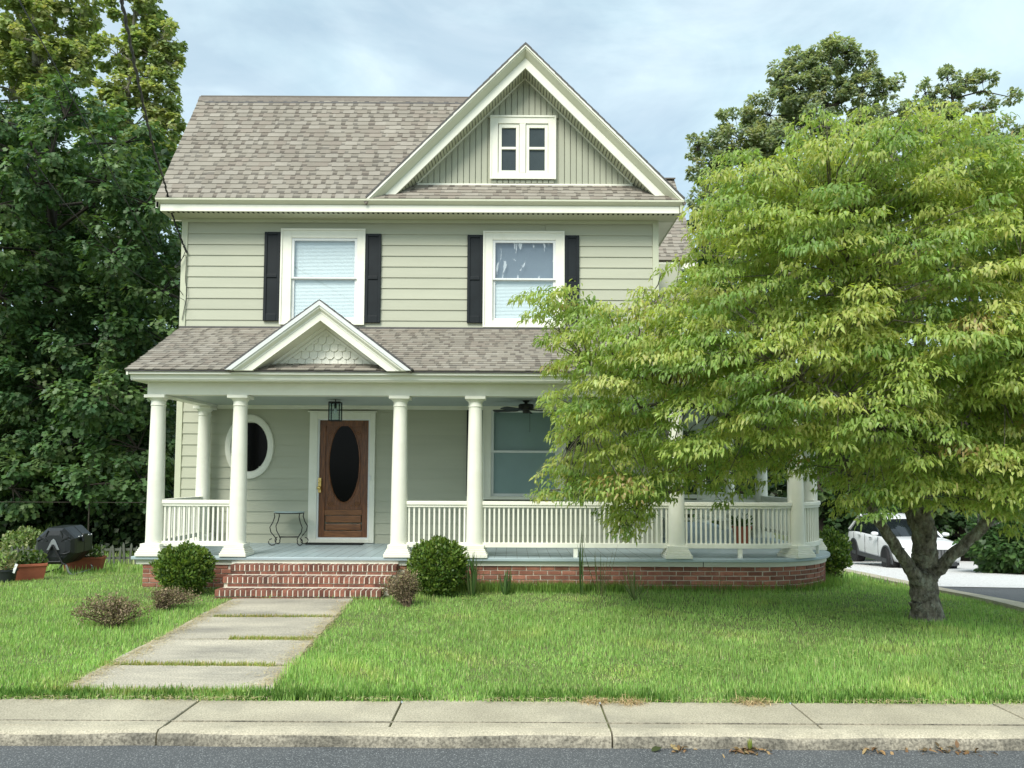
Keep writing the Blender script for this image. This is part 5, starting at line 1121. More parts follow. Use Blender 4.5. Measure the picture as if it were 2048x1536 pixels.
# ================================================================== SHRUBS AND PLANTS
def shrub(name, label, base, c, r, n, size, pal, cat='shrub', group=None, tmpl=T_SLIM, mat='leaf', wfac=0.3, stems=10, shell=0.55, up=0.5, squash=1.0, bark='twig_brown', lump=0.12, shoots=0):
    base = Vector(base); t = thing(name, label, cat, group, loc=base); c = Vector(c)-base; b = MB(); rr = random.Random(int(base.x*100)+n)
    for k in range(stems):
        a = rr.uniform(0, 6.28); e = rr.uniform(.3, 1); tip = c+Vector((math.cos(a)*r*0.8*e, math.sin(a)*r*0.8*e, rr.uniform(-.1, .7)*r)); s0 = Vector((math.cos(a)*r*.12, math.sin(a)*r*.12, 0)); b.tube([s0, s0.lerp(tip, .5)+Vector((0, 0, .06*r)), tip], [0.010, 0.007, 0.003], 5)
    b.build('stems', bark, t)
    u = unit(n); lum = 1+lump*(np.sin(u[:, 0]*7+1)*np.sin(u[:, 1]*6+2)+np.sin(u[:, 2]*8+u[:, 0]*5))+RNG.normal(0, .03, n); q = (RNG.uniform(shell**3, 1, n)**(1/3))*r*lum
    P = np.array(c)+u*q[:, None]*np.array((1, 1, squash)); P[:, 2] = np.maximum(P[:, 2], 0.02)
    D = u*0.7+np.array((0, 0, up))+RNG.normal(0, .4, (n, 3)); Nn = u+np.array((0, 0, .6))+RNG.normal(0, .4, (n, 3)); Ls = RNG.uniform(.7, 1.3, n)*size
    cc = pick(pal, n)
    if shoots:                             # uneven young shoots standing out of the clipped ball
        ns = shoots; us = unit(ns); us[:, 2] = np.abs(us[:, 2])*.9+.05; sp = np.repeat(us, 26, 0); m_ = len(sp); k = RNG.uniform(.9, 1.0, m_)+np.repeat(RNG.uniform(.03, .2, ns), 26)*RNG.uniform(0, 1, m_)
        P2 = np.array(c)+sp*(r*k)[:, None]*np.array((1, 1, squash))+RNG.normal(0, .013, (m_, 3)); P = np.concatenate([P, P2]); D = np.concatenate([D, sp*.6+np.array((0, 0, .8))+RNG.normal(0, .45, (m_, 3))]); Nn = np.concatenate([Nn, unit(m_)*.6+np.array((0, 0, .8))])
        Ls = np.concatenate([Ls, RNG.uniform(.7, 1.2, m_)*size]); cc = np.concatenate([cc, pick(pal[2:3]+pal[:1], m_)]); n = len(P)
    leaf_object('foliage', P, D, Nn, Ls, Ls*wfac, RNG.uniform(0, .3, n), tmpl, cc, mat, t); return t
BOX = [(0.125, 0.205, 0.032), (0.090, 0.165, 0.026), (0.195, 0.275, 0.050), (0.055, 0.110, 0.022)]
bp = gp(372, 1190); shrub('boxwood_shrub', 'round clipped boxwood left of the brick steps', (bp.x, 10.42, 0), at(370, 1140, 10.42), 0.36, 9000, 0.040, BOX, lump=.07, shoots=60, group='round boxwoods by the steps', squash=0.88)
shrub('boxwood_shrub', 'round clipped boxwood right of the brick steps', (-1.0, 10.42, 0), at(876, 1136, 10.42), 0.375, 9500, 0.040, BOX, lump=.07, shoots=60, group='round boxwoods by the steps', squash=1.0)
DRY = [(0.27, 0.205, 0.135), (0.20, 0.145, 0.10), (0.36, 0.285, 0.18), (0.23, 0.22, 0.10)]
def dry_shrub(label, base, lean, w, h, n):
    base = Vector(base); t = thing('dry_shrub', label, 'shrub', 'dry brown shrubs by the path', loc=base); b = MB(); tips = []
    for k in range(n):
        a = random.uniform(0, 6.28); e = random.uniform(.1, 1); s0 = Vector((random.uniform(-.06, .06), random.uniform(-.06, .06), 0)); tip = Vector((math.cos(a)*w*e+lean[0]*e, math.sin(a)*w*.6*e+lean[1]*e, h*random.uniform(.45, 1)*(1.1-.45*e))); m_ = s0.lerp(tip, .55)+Vector((random.uniform(-.05, .05), random.uniform(-.05, .05), .03)); b.tube([s0, m_, tip], [0.0045, 0.003, 0.0012], 4); tips += [s0.lerp(m_, .6), m_, m_.lerp(tip, .3), m_.lerp(tip, .6), m_.lerp(tip, .85), tip]
        for j in range(2): q = m_.lerp(tip, random.uniform(0, .7)); e2 = q+Vector((random.uniform(-.1, .1), random.uniform(-.1, .1), random.uniform(0, .09))); b.tube([q, e2], [0.002, 0.001], 3); tips += [q.lerp(e2, .5), e2]
    b.build('twigs', 'twig_brown', t)['kind'] = 'stuff'; T = np.array([tuple(p) for p in tips]); P = np.repeat(T, 5, axis=0)+RNG.normal(0, .024, (len(T)*5, 3)); P[:, 2] = np.maximum(P[:, 2], .01); m_ = len(P); Ls = RNG.uniform(.012, .03, m_)
    leaf_object('dry_foliage', P, unit(m_)+np.array((0, 0, .3)), unit(m_), Ls, Ls*.32, .3, T_QUAD, pick(DRY, m_), 'dry_leaf', t)
p = gp(225, 1255); dry_shrub('low dry brown shrub in the grass left of the path', p, (-.06, 0), .44, .34, 75)
p = gp(315, 1222); dry_shrub('smaller dry brown shrub leaning toward the left boxwood', p, (.22, .18), .30, .28, 55)
p = gp(815, 1215); dry_shrub('dry purplish brown shrub leaning over the right end of the steps', p, (-.16, .2), .26, .46, 95)
p = gp(1660, 1150); shrub('evergreen_shrub', 'upright green shrub at the far end of the porch', gp(1664, 1158), gp(1664, 1158)+Vector((0, .2, .38)), 0.35, 5000, 0.05, BOX, squash=1.1)
PG = [(0.060, 0.125, 0.035), (0.045, 0.098, 0.028), (0.085, 0.155, 0.045)]
q = gp(2065, 1152); shrub('spreading_shrub', 'lush spreading shrub beyond the gravel at the right edge', q, q+Vector((0.5, 1.0, .70)), 1.45, 9000, 0.16, PG, squash=.75, wfac=.22, up=-.1)
q = gp(30, 1100)+Vector((0, .9, 0)); shrub('garden_shrub', 'tall loose garden shrub with yellowing leaves at the left edge', q, q+Vector((-.1, .3, 1.25)), 1.0, 7000, 0.11, [(0.15, 0.20, 0.055), (0.11, 0.165, 0.045), (0.30, 0.24, 0.10), (0.085, 0.14, 0.04)], squash=1.1, shell=.2, wfac=.3, up=.1)
q = gp(45, 1120); shrub('flowering_shrub', 'pale green hydrangea behind the left terracotta planter', q, q+Vector((-.15, .3, .30)), 0.42, 3000, 0.07, [(0.20, 0.29, 0.09), (0.15, 0.23, 0.07), (0.46, 0.50, 0.26)], squash=.8, shell=.2, wfac=.36)
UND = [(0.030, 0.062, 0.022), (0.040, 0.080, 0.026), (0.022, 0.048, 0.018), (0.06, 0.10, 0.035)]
for lab, px, Y, r in (('dark leafy thicket at the left edge under the maple', -20, 20.5, 1.7), ('dark leafy thicket behind the compost tumbler', 110, 21.0, 1.6), ('dark leafy thicket behind the picket fence', 215, 21.5, 1.6), ('dark leafy thicket behind the left porch column', 310, 21.0, 1.6)):
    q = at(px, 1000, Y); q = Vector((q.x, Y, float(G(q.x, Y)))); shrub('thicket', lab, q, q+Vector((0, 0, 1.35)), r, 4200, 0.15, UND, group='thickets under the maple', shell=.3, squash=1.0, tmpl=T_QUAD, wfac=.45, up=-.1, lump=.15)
# strappy leaf clumps and tall weeds
def strap(name, label, base, n, h, w, spread, pal, cat='plant', group=None, stiff=.3):
    base = Vector(base); a = RNG.uniform(0, 2*math.pi, n); e = RNG.uniform(0, 1, n)
    P = np.stack([np.cos(a)*.05*e, np.sin(a)*.05*e, np.zeros(n)], 1); D = np.stack([np.cos(a)*spread*e, np.sin(a)*spread*e, np.ones(n)], 1); Nn = np.stack([-np.cos(a), -np.sin(a), np.full(n, .6)], 1)
    T = (np.array([(0, -.6, 0), (0, .6, 0), (.3, -1, 0), (.3, 1, 0), (.6, -.9, 0), (.6, .9, 0), (.85, -.5, 0), (.85, .5, 0), (1, 0, 0)], float), [(0, 1, 3), (0, 3, 2), (2, 3, 5), (2, 5, 4), (4, 5, 7), (4, 7, 6), (6, 7, 8)])
    o = leaf_object(name, P, D, -Nn, RNG.uniform(.55, 1, n)*h, RNG.uniform(.7, 1.2, n)*w, RNG.uniform(.1, 1, n)*stiff, T, pick(pal, n), 'leaf'); o.location = base; tag(o, label, cat, group); return o
GB = [(0.055, 0.12, 0.035), (0.08, 0.15, 0.04), (0.12, 0.17, 0.06)]
strap('strap_leaf_plant', 'clump of upright strap leaves beside the right boxwood', gp(945, 1195), 46, .62, .011, .45, GB, group='strap leaf clumps along the foundation', stiff=.5)
strap('strap_leaf_plant', 'low dark strap leaves left of the brick foundation middle', gp(1010, 1190), 26, .35, .012, .8, GB, group='strap leaf clumps along the foundation', stiff=.6)
strap('tall_weed', 'tall grassy weed rising in front of the porch skirt', gp(1165, 1190), 9, .95, .009, .14, GB, group='weeds by the foundation', stiff=.25)
strap('tall_weed', 'leaning pale weed stalks against the brick near the tall weed', gp(1200, 1192), 9, .80, .006, .75, [(0.16, 0.15, 0.07), (.1, .13, .05)], group='weeds by the foundation', stiff=.2)
strap('tall_weed', 'pale bent stalks before the rounded brick corner', gp(1440, 1190), 12, .42, .004, 1.3, [(0.35, 0.30, 0.17), (.2, .2, .1)], group='weeds by the foundation', stiff=.7)
strap('tall_weed', 'fallen pale green blades below the window end of the foundation', gp(1270, 1200), 16, .5, .008, 2.2, [(0.17, 0.21, 0.09), (.1, .15, .05)], group='weeds by the foundation', stiff=.5)
strap('daylily_clump', 'arching daylily leaves behind the black composter', gp(62, 1115)+Vector((0, .6, 0)), 80, .75, .013, .8, [(0.16, 0.22, 0.06), (.12, .19, .05)], stiff=.7)
# ================================================================== LEFT GARDEN THINGS
def planter(label, base, ang, Lh=0.33, group='terracotta window-box planters'):
    t = thing('terracotta_planter', label, 'planter', group, loc=base, rz=ang)
    def tub(l0, w0, l1, w1, z0, z1): return [(-l0, -w0, z0), (l0, -w0, z0), (l0, w0, z0), (-l0, w0, z0), (-l1, -w1, z1), (l1, -w1, z1), (l1, w1, z1), (-l1, w1, z1)]
    fs = [(0, 3, 2, 1), (0, 1, 5, 4), (1, 2, 6, 5), (2, 3, 7, 6), (3, 0, 4, 7)]
    MB().mesh(tub(Lh-.05, .10, Lh-.01, .14, 0, .22), fs).build('tub', 'terracotta', t)
    b = MB(); frame_ring_xy(b, Lh, .155, .03, .215, .255); b.build('rim', 'terracotta', t, bevel=.006)
    MB().box(-Lh+.02, Lh-.02, -.13, .13, .20, .215).build('potting_soil', 'soil', t)
    n = 260; P = np.stack([RNG.uniform(-Lh, Lh, n)*.9, RNG.uniform(-.12, .12, n), RNG.uniform(.2, .42, n)], 1); Ls = RNG.uniform(.05, .10, n)
    leaf_object('seedlings', P, unit(n)+np.array((0, 0, .5)), unit(n)+np.array((0, 0, 1.)), Ls, Ls*.32, .3, T_OVATE, pick([(.10, .16, .04), (.07, .13, .035), (.15, .2, .06)], n), 'leaf', t)
    return t
def frame_ring_xy(b, lx_, ly_, w, z0, z1):
    b.box(-lx_, lx_, -ly_, -ly_+w, z0, z1); b.box(-lx_, lx_, ly_-w, ly_, z0, z1); b.box(-lx_, -lx_+w, -ly_+w, ly_-w, z0, z1); b.box(lx_-w, lx_, -ly_+w, ly_-w, z0, z1)
planter('terracotta window-box planter by the black pot at the left edge', gp(52, 1160), rad(32), .28)
planter('terracotta window-box planter behind the legs of the composter', gp(168, 1142), rad(14), .33)
p = gp(14, 1165); t = thing('nursery_pot', 'black plastic nursery pot at the left edge', 'pot', loc=p)
MB().lathe([(0, 0), (.10, 0), (.125, .17), (.14, .17), (.14, .20), (.125, .20), (.12, .17), (0, .165)], 20).build('pot', 'black_plastic', t, smooth=True)
n = 120; P = RNG.normal(0, .06, (n, 3)); P[:, 2] = .2+abs(P[:, 2])*2; leaf_object('foliage', P, unit(n)+np.array((0, 0, .6)), unit(n), RNG.uniform(.05, .1, n), RNG.uniform(.012, .022, n), .3, T_OVATE, pick([(.2, .22, .09), (.1, .14, .05), (.3, .3, .16)], n), 'leaf', t)
MB().box(-.02, .02, -.002, .002, .16, .30, M=Matrix.Translation((.07, -.06, 0)) @ Matrix.Rotation(rad(20), 4, 'Y')).build('plant_tag', 'white_plastic', t)
# tumbling composter
cb = gp(128, 1147); t = thing('compost_tumbler', 'black drum compost tumbler on a tubular stand in the left garden', 'composter', loc=(cb.x, cb.y, cb.z), rz=rad(8))
cz = at(112, 1088, cb.y).z-cb.z; n = 8
def drum(scale, y):
    r = .335*scale; return [(r*math.cos(2*math.pi*(k+.5)/n), y, cz+r*math.sin(2*math.pi*(k+.5)/n)) for k in range(n)]
secs = [(.55, -.44), (.82, -.425), (.97, -.37), (1.0, -.30), (1.0, -.02), (.97, 0), (1.0, .02), (1.0, .30), (.97, .37), (.82, .425), (.55, .44)]
vs = []; fs = []
for s_, y_ in secs: vs += drum(s_, y_)
for i in range(len(secs)-1):
    for k in range(n): fs.append((i*n+k, i*n+(k+1) % n, (i+1)*n+(k+1) % n, (i+1)*n+k))
fs += [tuple(range(n)), tuple(range((len(secs)-1)*n, len(secs)*n))[::-1]]
MB().mesh(vs, fs).build('drum', 'black_plastic', t, bevel=.012)
for a0, a1 in ((20, 70), (110, 160), (200, 250), (290, 340)):      # moulded ribs on the end face
    MB().tube([(.24*math.cos(rad(a0+(a1-a0)*i/6))*(.75+.4*abs(i-3)/3), -.435, cz+.24*math.sin(rad(a0+(a1-a0)*i/6))*(.75+.4*abs(i-3)/3)) for i in range(7)], .012, 6).build('moulded_rib', 'black_plastic', t)
for sx in (-1, 1): MB().box(-.075, .075, -.012, .012, -.012, .012, M=Matrix.Translation((sx*.17, -.44, cz+.13)) @ Matrix.Rotation(sx*rad(-28), 4, 'Y')).build('grip_slot', 'black_plastic', t)
MB().prism([(-.10, cz-.06), (-.03, cz+.10), (.0, cz+.125), (.03, cz+.10), (.10, cz-.06), (.055, cz-.06), (.02, cz+.0), (-.02, cz+.0), (-.055, cz-.06)], -.462, -.446, 'y').build('axle_plate', 'grey_metal', t, bevel=.004)
for k in range(5): MB().lathe([(0, 0), (.013, 0), (.013, .008), (0, .012)], 8, Matrix.Translation((.338*math.cos(rad(5)), -.3+.13*k, cz+.15-.0)) @ Matrix.Rotation(rad(90), 4, 'Y')).build('bolt', 'grey_metal', t)
for sy in (-1, 1):
    y_ = sy*.48
    MB().tube([(0, y_, cz+.03), (-.16, y_, cz*.45), (-.27, y_, .03)], .014, 8).build('leg', 'black_metal', t, smooth=True)
    MB().tube([(0, y_, cz+.03), (.16, y_, cz*.45), (.22, y_, .20)], .014, 8).build('leg', 'black_metal', t, smooth=True)
    MB().tube([(.22, y_, .20), (.262, y_, .08), (.30, y_*.93, .025)], .015, 8).build('leg_foot', 'grey_metal', t, smooth=True)
    MB().tube([(-.13, y_, cz*.5), (.13, y_, cz*.5)], .010, 6).build('cross_brace', 'black_metal', t)
MB().tube([(.30, -.44, .025), (.30, .44, .025)], .014, 8).build('foot_bar', 'grey_metal', t); MB().tube([(-.27, -.48, .03), (-.27, .48, .03)], .014, 8).build('foot_bar', 'black_metal', t)
MB().box(.325, .365, -.16, .02, cz+.05, cz+.19).build('drum_door', 'black_plastic', t, bevel=.01)
q = gp(48, 1138)+Vector((.35, 1.0, 0)); o = MB(); rr = random.Random(4); V = []; nn = 14
for i in range(8):
    ph = math.pi*i/7
    for k in range(nn): a = 2*math.pi*k/nn; s_ = 1+.15*math.sin(a*3+i)+rr.uniform(-.06, .06); V.append((.26*s_*math.sin(ph)*math.cos(a), .18*s_*math.sin(ph)*math.sin(a), .10+.14*s_*math.cos(ph)))
st = MB().mesh(V, [(i*nn+k, i*nn+(k+1) % nn, (i+1)*nn+(k+1) % nn, (i+1)*nn+k) for i in range(7) for k in range(nn)]).build('garden_stone', 'grey_stone', smooth=True); st.location = q; tag(st, 'rough grey stone behind the left planter', 'stone')
# low picket fence, weathered
f0, f1 = gp(150, 1118), gp(296, 1112); f0 = Vector((f0.x, 15.2, float(G(f0.x, 15.2)))); f1 = Vector((at(296, 1100, 15.6).x, 15.6, 0)); f1.z = float(G(f1.x, f1.y))
t = thing('picket_fence', 'low weathered grey picket fence in shade beside the house', 'fence', loc=f0, rz=math.atan2(f1.y-f0.y, f1.x-f0.x)); FL = (f1-f0).length
for z0 in (.10, .27): MB().box(0, FL, .012, .035, z0, z0+.045).build('rail', 'fence_grey', t)
k = 0; x = .03
while x < FL:
    tl_ = rad(random.uniform(-7, 7)); h = random.uniform(.36, .44)
    MB().prism([(-.02, 0), (.02, 0), (.02, h-.05), (0, h), (-.02, h-.05)], -.012, .010, 'y', Matrix.Translation((x, 0, 0)) @ Matrix.Rotation(tl_, 4, 'Y')).build('picket', 'fence_grey', t); x += .098
# chain-link fence posts behind
a0, a1 = Vector((-13.5, 17.0, -.3)), Vector((-7.0, 17.0, -.3)); t = thing('wire_fence', 'thin dark posts and top wire behind the picket fence', 'fence', loc=a0)
for k in range(4): MB().tube([(k*2.1, 0, 0), (k*2.1, 0, 1.3)], .016, 8).build('post', 'bark_dark', t)
MB().tube([(0, 0, 1.28), (6.5, 0, 1.28)], .007, 6).build('top_rail', 'bark_dark', t)

# ================================================================== WHITE CAR
car_y = 25.0; fr = at(1768, 1140, 24.1); re_ = at(1708, 1138, 26.75); mid = (fr+re_)*.5; hd = (fr-re_); hd.z = 0; hd.normalize()
left = Vector((-hd.y, hd.x, 0)); ctr = mid+left*0.86+Vector((.15, 0, 0)); gz_ = float(G(ctr.x, ctr.y))+.03
car = thing('parked_car', 'white SUV parked on the gravel behind the dogwood trunk', 'car', loc=(ctr.x, ctr.y, gz_)); car.rotation_euler = (0, math.asin(.08)*0.9*1, math.atan2(hd.y, hd.x)) if False else (0, 0, math.atan2(hd.y, hd.x))
# local x forward, y left, z up
def loft(secs, closed=True):
    vs = []; fs = []; k = len(secs[0])
    for s_ in secs: vs += s_
    for i in range(len(secs)-1):
        for j in range(k if closed else k-1): fs.append((i*k+j, i*k+(j+1) % k, (i+1)*k+(j+1) % k, (i+1)*k+j))
    fs += [tuple(range(k))[::-1], tuple(range((len(secs)-1)*k, len(secs)*k))]
    return vs, fs
S = []
for x, w, zb_, zs, zt_, cr in ((-2.36, .78, .45, .62, .95, .0), (-2.33, .86, .36, .62, 1.02, .01), (-2.15, .93, .30, .66, 1.06, .02), (-1.4, .965, .27, .68, 1.055, .03), (-.4, .97, .26, .68, 1.03, .03), (.6, .97, .26, .67, 1.01, .03), (1.2, .965, .27, .68, 1.01, .05), (1.75, .95, .28, .68, .985, .06), (2.15, .91, .30, .66, .93, .055), (2.34, .82, .34, .62, .86, .03), (2.41, .66, .42, .60, .76, .01)):
    S.append([(x, -w*.86, zb_), (x, -w*.97, zb_+.06), (x, -w, zs-.12), (x, -w*1.0, zs+.06), (x, -w*.975, zt_-.10), (x, -w*.93, zt_-.015), (x, -w*.80, zt_+cr*.6), (x, -w*.4, zt_+cr), (x, 0, zt_+cr*1.05), (x, w*.4, zt_+cr), (x, w*.80, zt_+cr*.6), (x, w*.93, zt_-.015), (x, w*.975, zt_-.10), (x, w, zs+.06), (x, w, zs-.12), (x, w*.97, zb_+.06), (x, w*.86, zb_)])
vs, fs = loft(S); o = MB().mesh(vs, fs).build('body', 'car_white', car, smooth=True); md = o.modifiers.new('sub', 'SUBSURF'); md.levels = 1; md.render_levels = 2
body_o = o
S = []
for x, w, z0, z1 in ((-2.25, .72, 1.0, 1.04), (-1.95, .74, 1.0, 1.40), (-1.55, .735, 1.0, 1.60), (-.7, .725, 1.0, 1.66), (-.1, .72, 1.0, 1.645), (.35, .71, 1.0, 1.52), (.85, .70, 1.0, 1.24), (1.25, .69, 1.0, 1.04)):
    S.append([(x, -w*1.22, z0), (x, -(w*1.22+(w-.02-w*1.22)*.55), z0+(z1-z0)*.6), (x, -w+.03, z1-.05), (x, -w*.82, z1), (x, 0, z1+.02), (x, w*.82, z1), (x, w-.03, z1-.05), (x, (w*1.22+(w-.02-w*1.22)*.55), z0+(z1-z0)*.6), (x, w*1.22, z0)])
vs, fs = loft(S); gh = MB().mesh(vs, fs).build('windows', 'car_glass', car, smooth=True)
b = MB(); R2 = []
for x, w, z1 in ((-2.02, .64, 1.40), (-1.6, .66, 1.605), (-.7, .66, 1.672), (-.1, .655, 1.655), (.38, .64, 1.525)): R2.append([(x, -w, z1-.03), (x, -w*.8, z1+.012), (x, 0, z1+.032), (x, w*.8, z1+.012), (x, w, z1-.03)])
vs, fs = loft(R2, False); b.mesh(vs, fs[:-2]).build('roof', 'car_white', car, smooth=True)
for sy in (-1, 1):
    MB().tube([(1.22, sy*.80, 1.03), (.86, sy*.735, 1.245), (.36, sy*.705, 1.51), (.1, sy*.70, 1.60)], .038, 6).build('pillar', 'car_white', car, smooth=True)
    MB().tube([(-2.2, sy*.83, 1.06), (-1.75, sy*.74, 1.42), (-1.5, sy*.70, 1.59)], .05, 6).build('pillar', 'car_white', car, smooth=True)
    MB().box(-.36, -.28, sy*.76-.05, sy*.76+.05, 1.03, 1.6).build('pillar', 'car_glass', car)
    MB().box(-1.95, 1.9, sy*.962-.012, sy*.962+.012, .25, .38).build('sill_cladding', 'car_trim', car)
    m_ = MB().lathe([(0, -.10), (.06, -.10), (.085, -.03), (.085, .05), (.05, .09), (0, .09)], 12, Matrix.Translation((.80, sy*1.08, 1.10)) @ Matrix.Rotation(rad(90), 4, 'X') @ Matrix.Diagonal((1, .75, 1, 1))).build('wing_mirror', 'car_white', car, smooth=True)
    for x in (-.85, .15): MB().box(x-.10, x+.10, sy*.975-.014, sy*.975+.014, .915, .94).build('door_handle', 'rim', car)
    for x in (-1.40, -.36, .78): MB().box(x-.004, x+.004, sy*.969-.006, sy*.969+.006, .38, 1.0).build('door_seam', 'car_trim', car)
    MB().prism([(1.98, .80), (2.30, .70), (2.34, .77), (2.10, .90)], sy*.90, sy*.70, 'y').build('headlight', 'car_glass', car, bevel=.01)
    MB().box(-2.35, -2.2, sy*.55-.25, sy*.55+.28, .84, .90).build('tail_light', 'brick', car)
    for x in (-1.40, 1.42):
        w_ = MB().lathe([(.20, -.11), (.33, -.115), (.362, -.09), (.366, 0), (.362, .09), (.33, .115), (.20, .11), (.20, -.11)], 28, Matrix.Translation((x, sy*.87, .366)) @ (Matrix.Rotation(rad(-14), 4, 'Z') if x > 0 else Matrix.Identity(4)) @ Matrix.Rotation(rad(90), 4, 'X')).build('wheel', 'tyre', car, smooth=True)
        M = Matrix.Translation((x, sy*.87, .366)) @ (Matrix.Rotation(rad(-14), 4, 'Z') if x > 0 else Matrix.Identity(4)); rim = MB(); rim.lathe([(.225, sy*.06), (.25, sy*.09), (.235, sy*.10), (.21, sy*.05)], 28, M @ Matrix.Rotation(rad(-90), 4, 'X')); rim.lathe([(0, sy*.05), (.05, sy*.05), (.05, sy*.085), (0, sy*.09)], 14, M @ Matrix.Rotation(rad(-90), 4, 'X'))
        for k in range(10): rim.box(-.018, .018, sy*.065 if sy > 0 else sy*.085, sy*.085 if sy > 0 else sy*.065, .03, .232, M=M @ Matrix.Rotation(2*math.pi*k/10, 4, 'Y'))
        rim.build('rim', 'rim', w_)
        MB().lathe([(0, -.02), (.20, -.02), (.20, .02), (0, .02)], 20, M @ Matrix.Rotation(rad(90), 4, 'X')).build('brake_disc', 'car_trim', w_)
        arch = MB(); pts = [(x+.425*math.cos(rad(a)), .366+.425*math.sin(rad(a))) for a in range(-12, 193, 12)]; inn = [(x+.375*math.cos(rad(a)), .366+.375*math.sin(rad(a))) for a in range(192, -13, -12)]
        arch.prism(pts+inn, sy*.985, sy*.94, 'y').build('wheel_arch', 'car_trim', car); MB().prism([(x+.39*math.cos(2*math.pi*k/24), .366+.39*math.sin(2*math.pi*k/24)) for k in range(24)], sy*.972, sy*.70, 'y').build('wheel_well', 'tyre', car)
b = MB()
for k in range(9): b.box(2.385, 2.43, -.38+k*.09, -.33+k*.09, .52, .74)
b.build('grille', 'rim', car); MB().box(2.36, 2.405, -.42, .42, .50, .76).build('grille_backing', 'car_trim', car); MB().box(2.30, 2.42, -.70, .70, .28, .40).build('lower_bumper', 'car_trim', car, bevel=.02)

# ================================================================== GRASS
def grass(name, X, Y, h, w, pal, weights=None, lean=.5, curl=.5, label=None):
    n = len(X); Z = G(X, Y)-.004; P = np.stack([X, Y, Z], 1); a = RNG.uniform(0, 2*math.pi, n); l = RNG.uniform(.05, 1, n)*lean
    D = np.stack([np.cos(a)*l, np.sin(a)*l, np.ones(n)], 1); Nn = np.stack([-np.cos(a), -np.sin(a), np.full(n, .3)], 1)
    pat = .5+.3*np.sin(X*1.7+np.sin(Y*2.1)*1.3)*np.sin(Y*1.9+np.sin(X*1.1)*1.7)+.2*np.sin(X*4.3+np.sin(Y*5.1)*1.2)*np.sin(Y*4.7+np.sin(X*3.9)); c = pick(pal, n, weights, .16); c = c*(0.80+.40*pat)[:, None]
    yel = np.clip(np.sin(X*2.9+1.3*np.sin(Y*1.7+.6))*np.sin(Y*3.3+np.sin(X*2.2+2))-.45, 0, 1)*1.6; c = c*(1-yel[:, None])+yel[:, None]*c*np.array((1.25, 1.06, 1.10))
    o = leaf_object(name, P, D, -Nn, h*RNG.uniform(.55, 1.25, n), w*RNG.uniform(.7, 1.3, n), RNG.uniform(0, 1, n)*curl, T_BLADE, c, 'grass_blade'); o['kind'] = 'stuff'
    if label: o['label'] = label
    return o
def mask(X, Y, path_m=-.03):
    k = np.ones(len(X), bool)
    for q in PATH: k &= ~in_quad(X, Y, q, path_m)
    porch = (X > -5.24) & (Y > CLY-.085) & (X < CC[0]); porch |= (X >= CC[0]) & (Y >= CC[1]) & (X < SX+.085); porch |= (X >= CC[0]) & (((X-CC[0])**2+(Y-CC[1])**2) < (CR+.085)**2)
    k &= ~((X > -3.57+(9.9-Y)*.058+.05*np.sin(Y*5)) & (X < -2.05+(9.9-Y)*.058-.05*np.sin(Y*4+1)) & (Y > 5.84+.03*np.sin(X*9)) & (Y < 10.06))
    k &= ~porch; k &= ~((X > SX0-.01) & (X < SX1+.01) & (Y > 10.08) & (Y < 11.2)); k &= ~((X > -5.8) & (X < SX) & (Y > 13))
    t_, o_ = EDGE_T(X, Y); k &= ~(o_ > -.02); k &= (X-TB.x)**2+(Y-TB.y)**2 > .2**2
    return k
GP = [(0.350, 0.540, 0.150), (0.285, 0.485, 0.130), (0.440, 0.610, 0.205), (0.210, 0.390, 0.105), (0.60, 0.62, 0.33)]; GW = [.34, .3, .2, .12, .04]
N1 = 287000; u = RNG.uniform(0, 1, N1); Yg = 5.60*(15.5/5.60)**u; Xg = RNG.uniform(-.74, .72, N1)*(Yg+.8)
k = mask(Xg, Yg); Xg, Yg = Xg[k], Yg[k]
hl = .048+.016*np.sin(Xg*1.3+1)*np.sin(Yg*1.7)+.012*np.sin(Xg*6.1+Yg*3)*np.sin(Yg*7.3); edge = np.clip((5.80-Yg)/.2, 0, 1); hl = hl-.006*edge
grass('grass', Xg, Yg, hl, .0032, GP, GW, lean=1.15, curl=.8, label='bright green mown grass of the lawn')
N2 = 26000; Yg = RNG.uniform(13, 32, N2); Xg = RNG.uniform(-.8, .8, N2)*Yg; k = mask(Xg, Yg); Xg, Yg = Xg[k], Yg[k]; grass('rough_grass', Xg, Yg, .13, .012, GP, GW, label='taller grass further back beside the house')
# long fringe against the foundation and steps
n = 7000; s_ = np.concatenate([RNG.uniform(-1.5, 1.6, n-1600), RNG.uniform(1.6, 7.0, 1600)]); pts = np.array([along(v, .12+abs(RNG.normal(0, .14)))[0] for v in s_]); k = mask(pts[:, 0], pts[:, 1]); pts = pts[k]
grass('foundation_grass', pts[:, 0], pts[:, 1], .12, .0048, [(0.16, 0.28, 0.06), (0.21, 0.33, 0.07), (0.11, 0.22, 0.045)], None, .8, .8, label='longer grass left growing against the brick foundation')
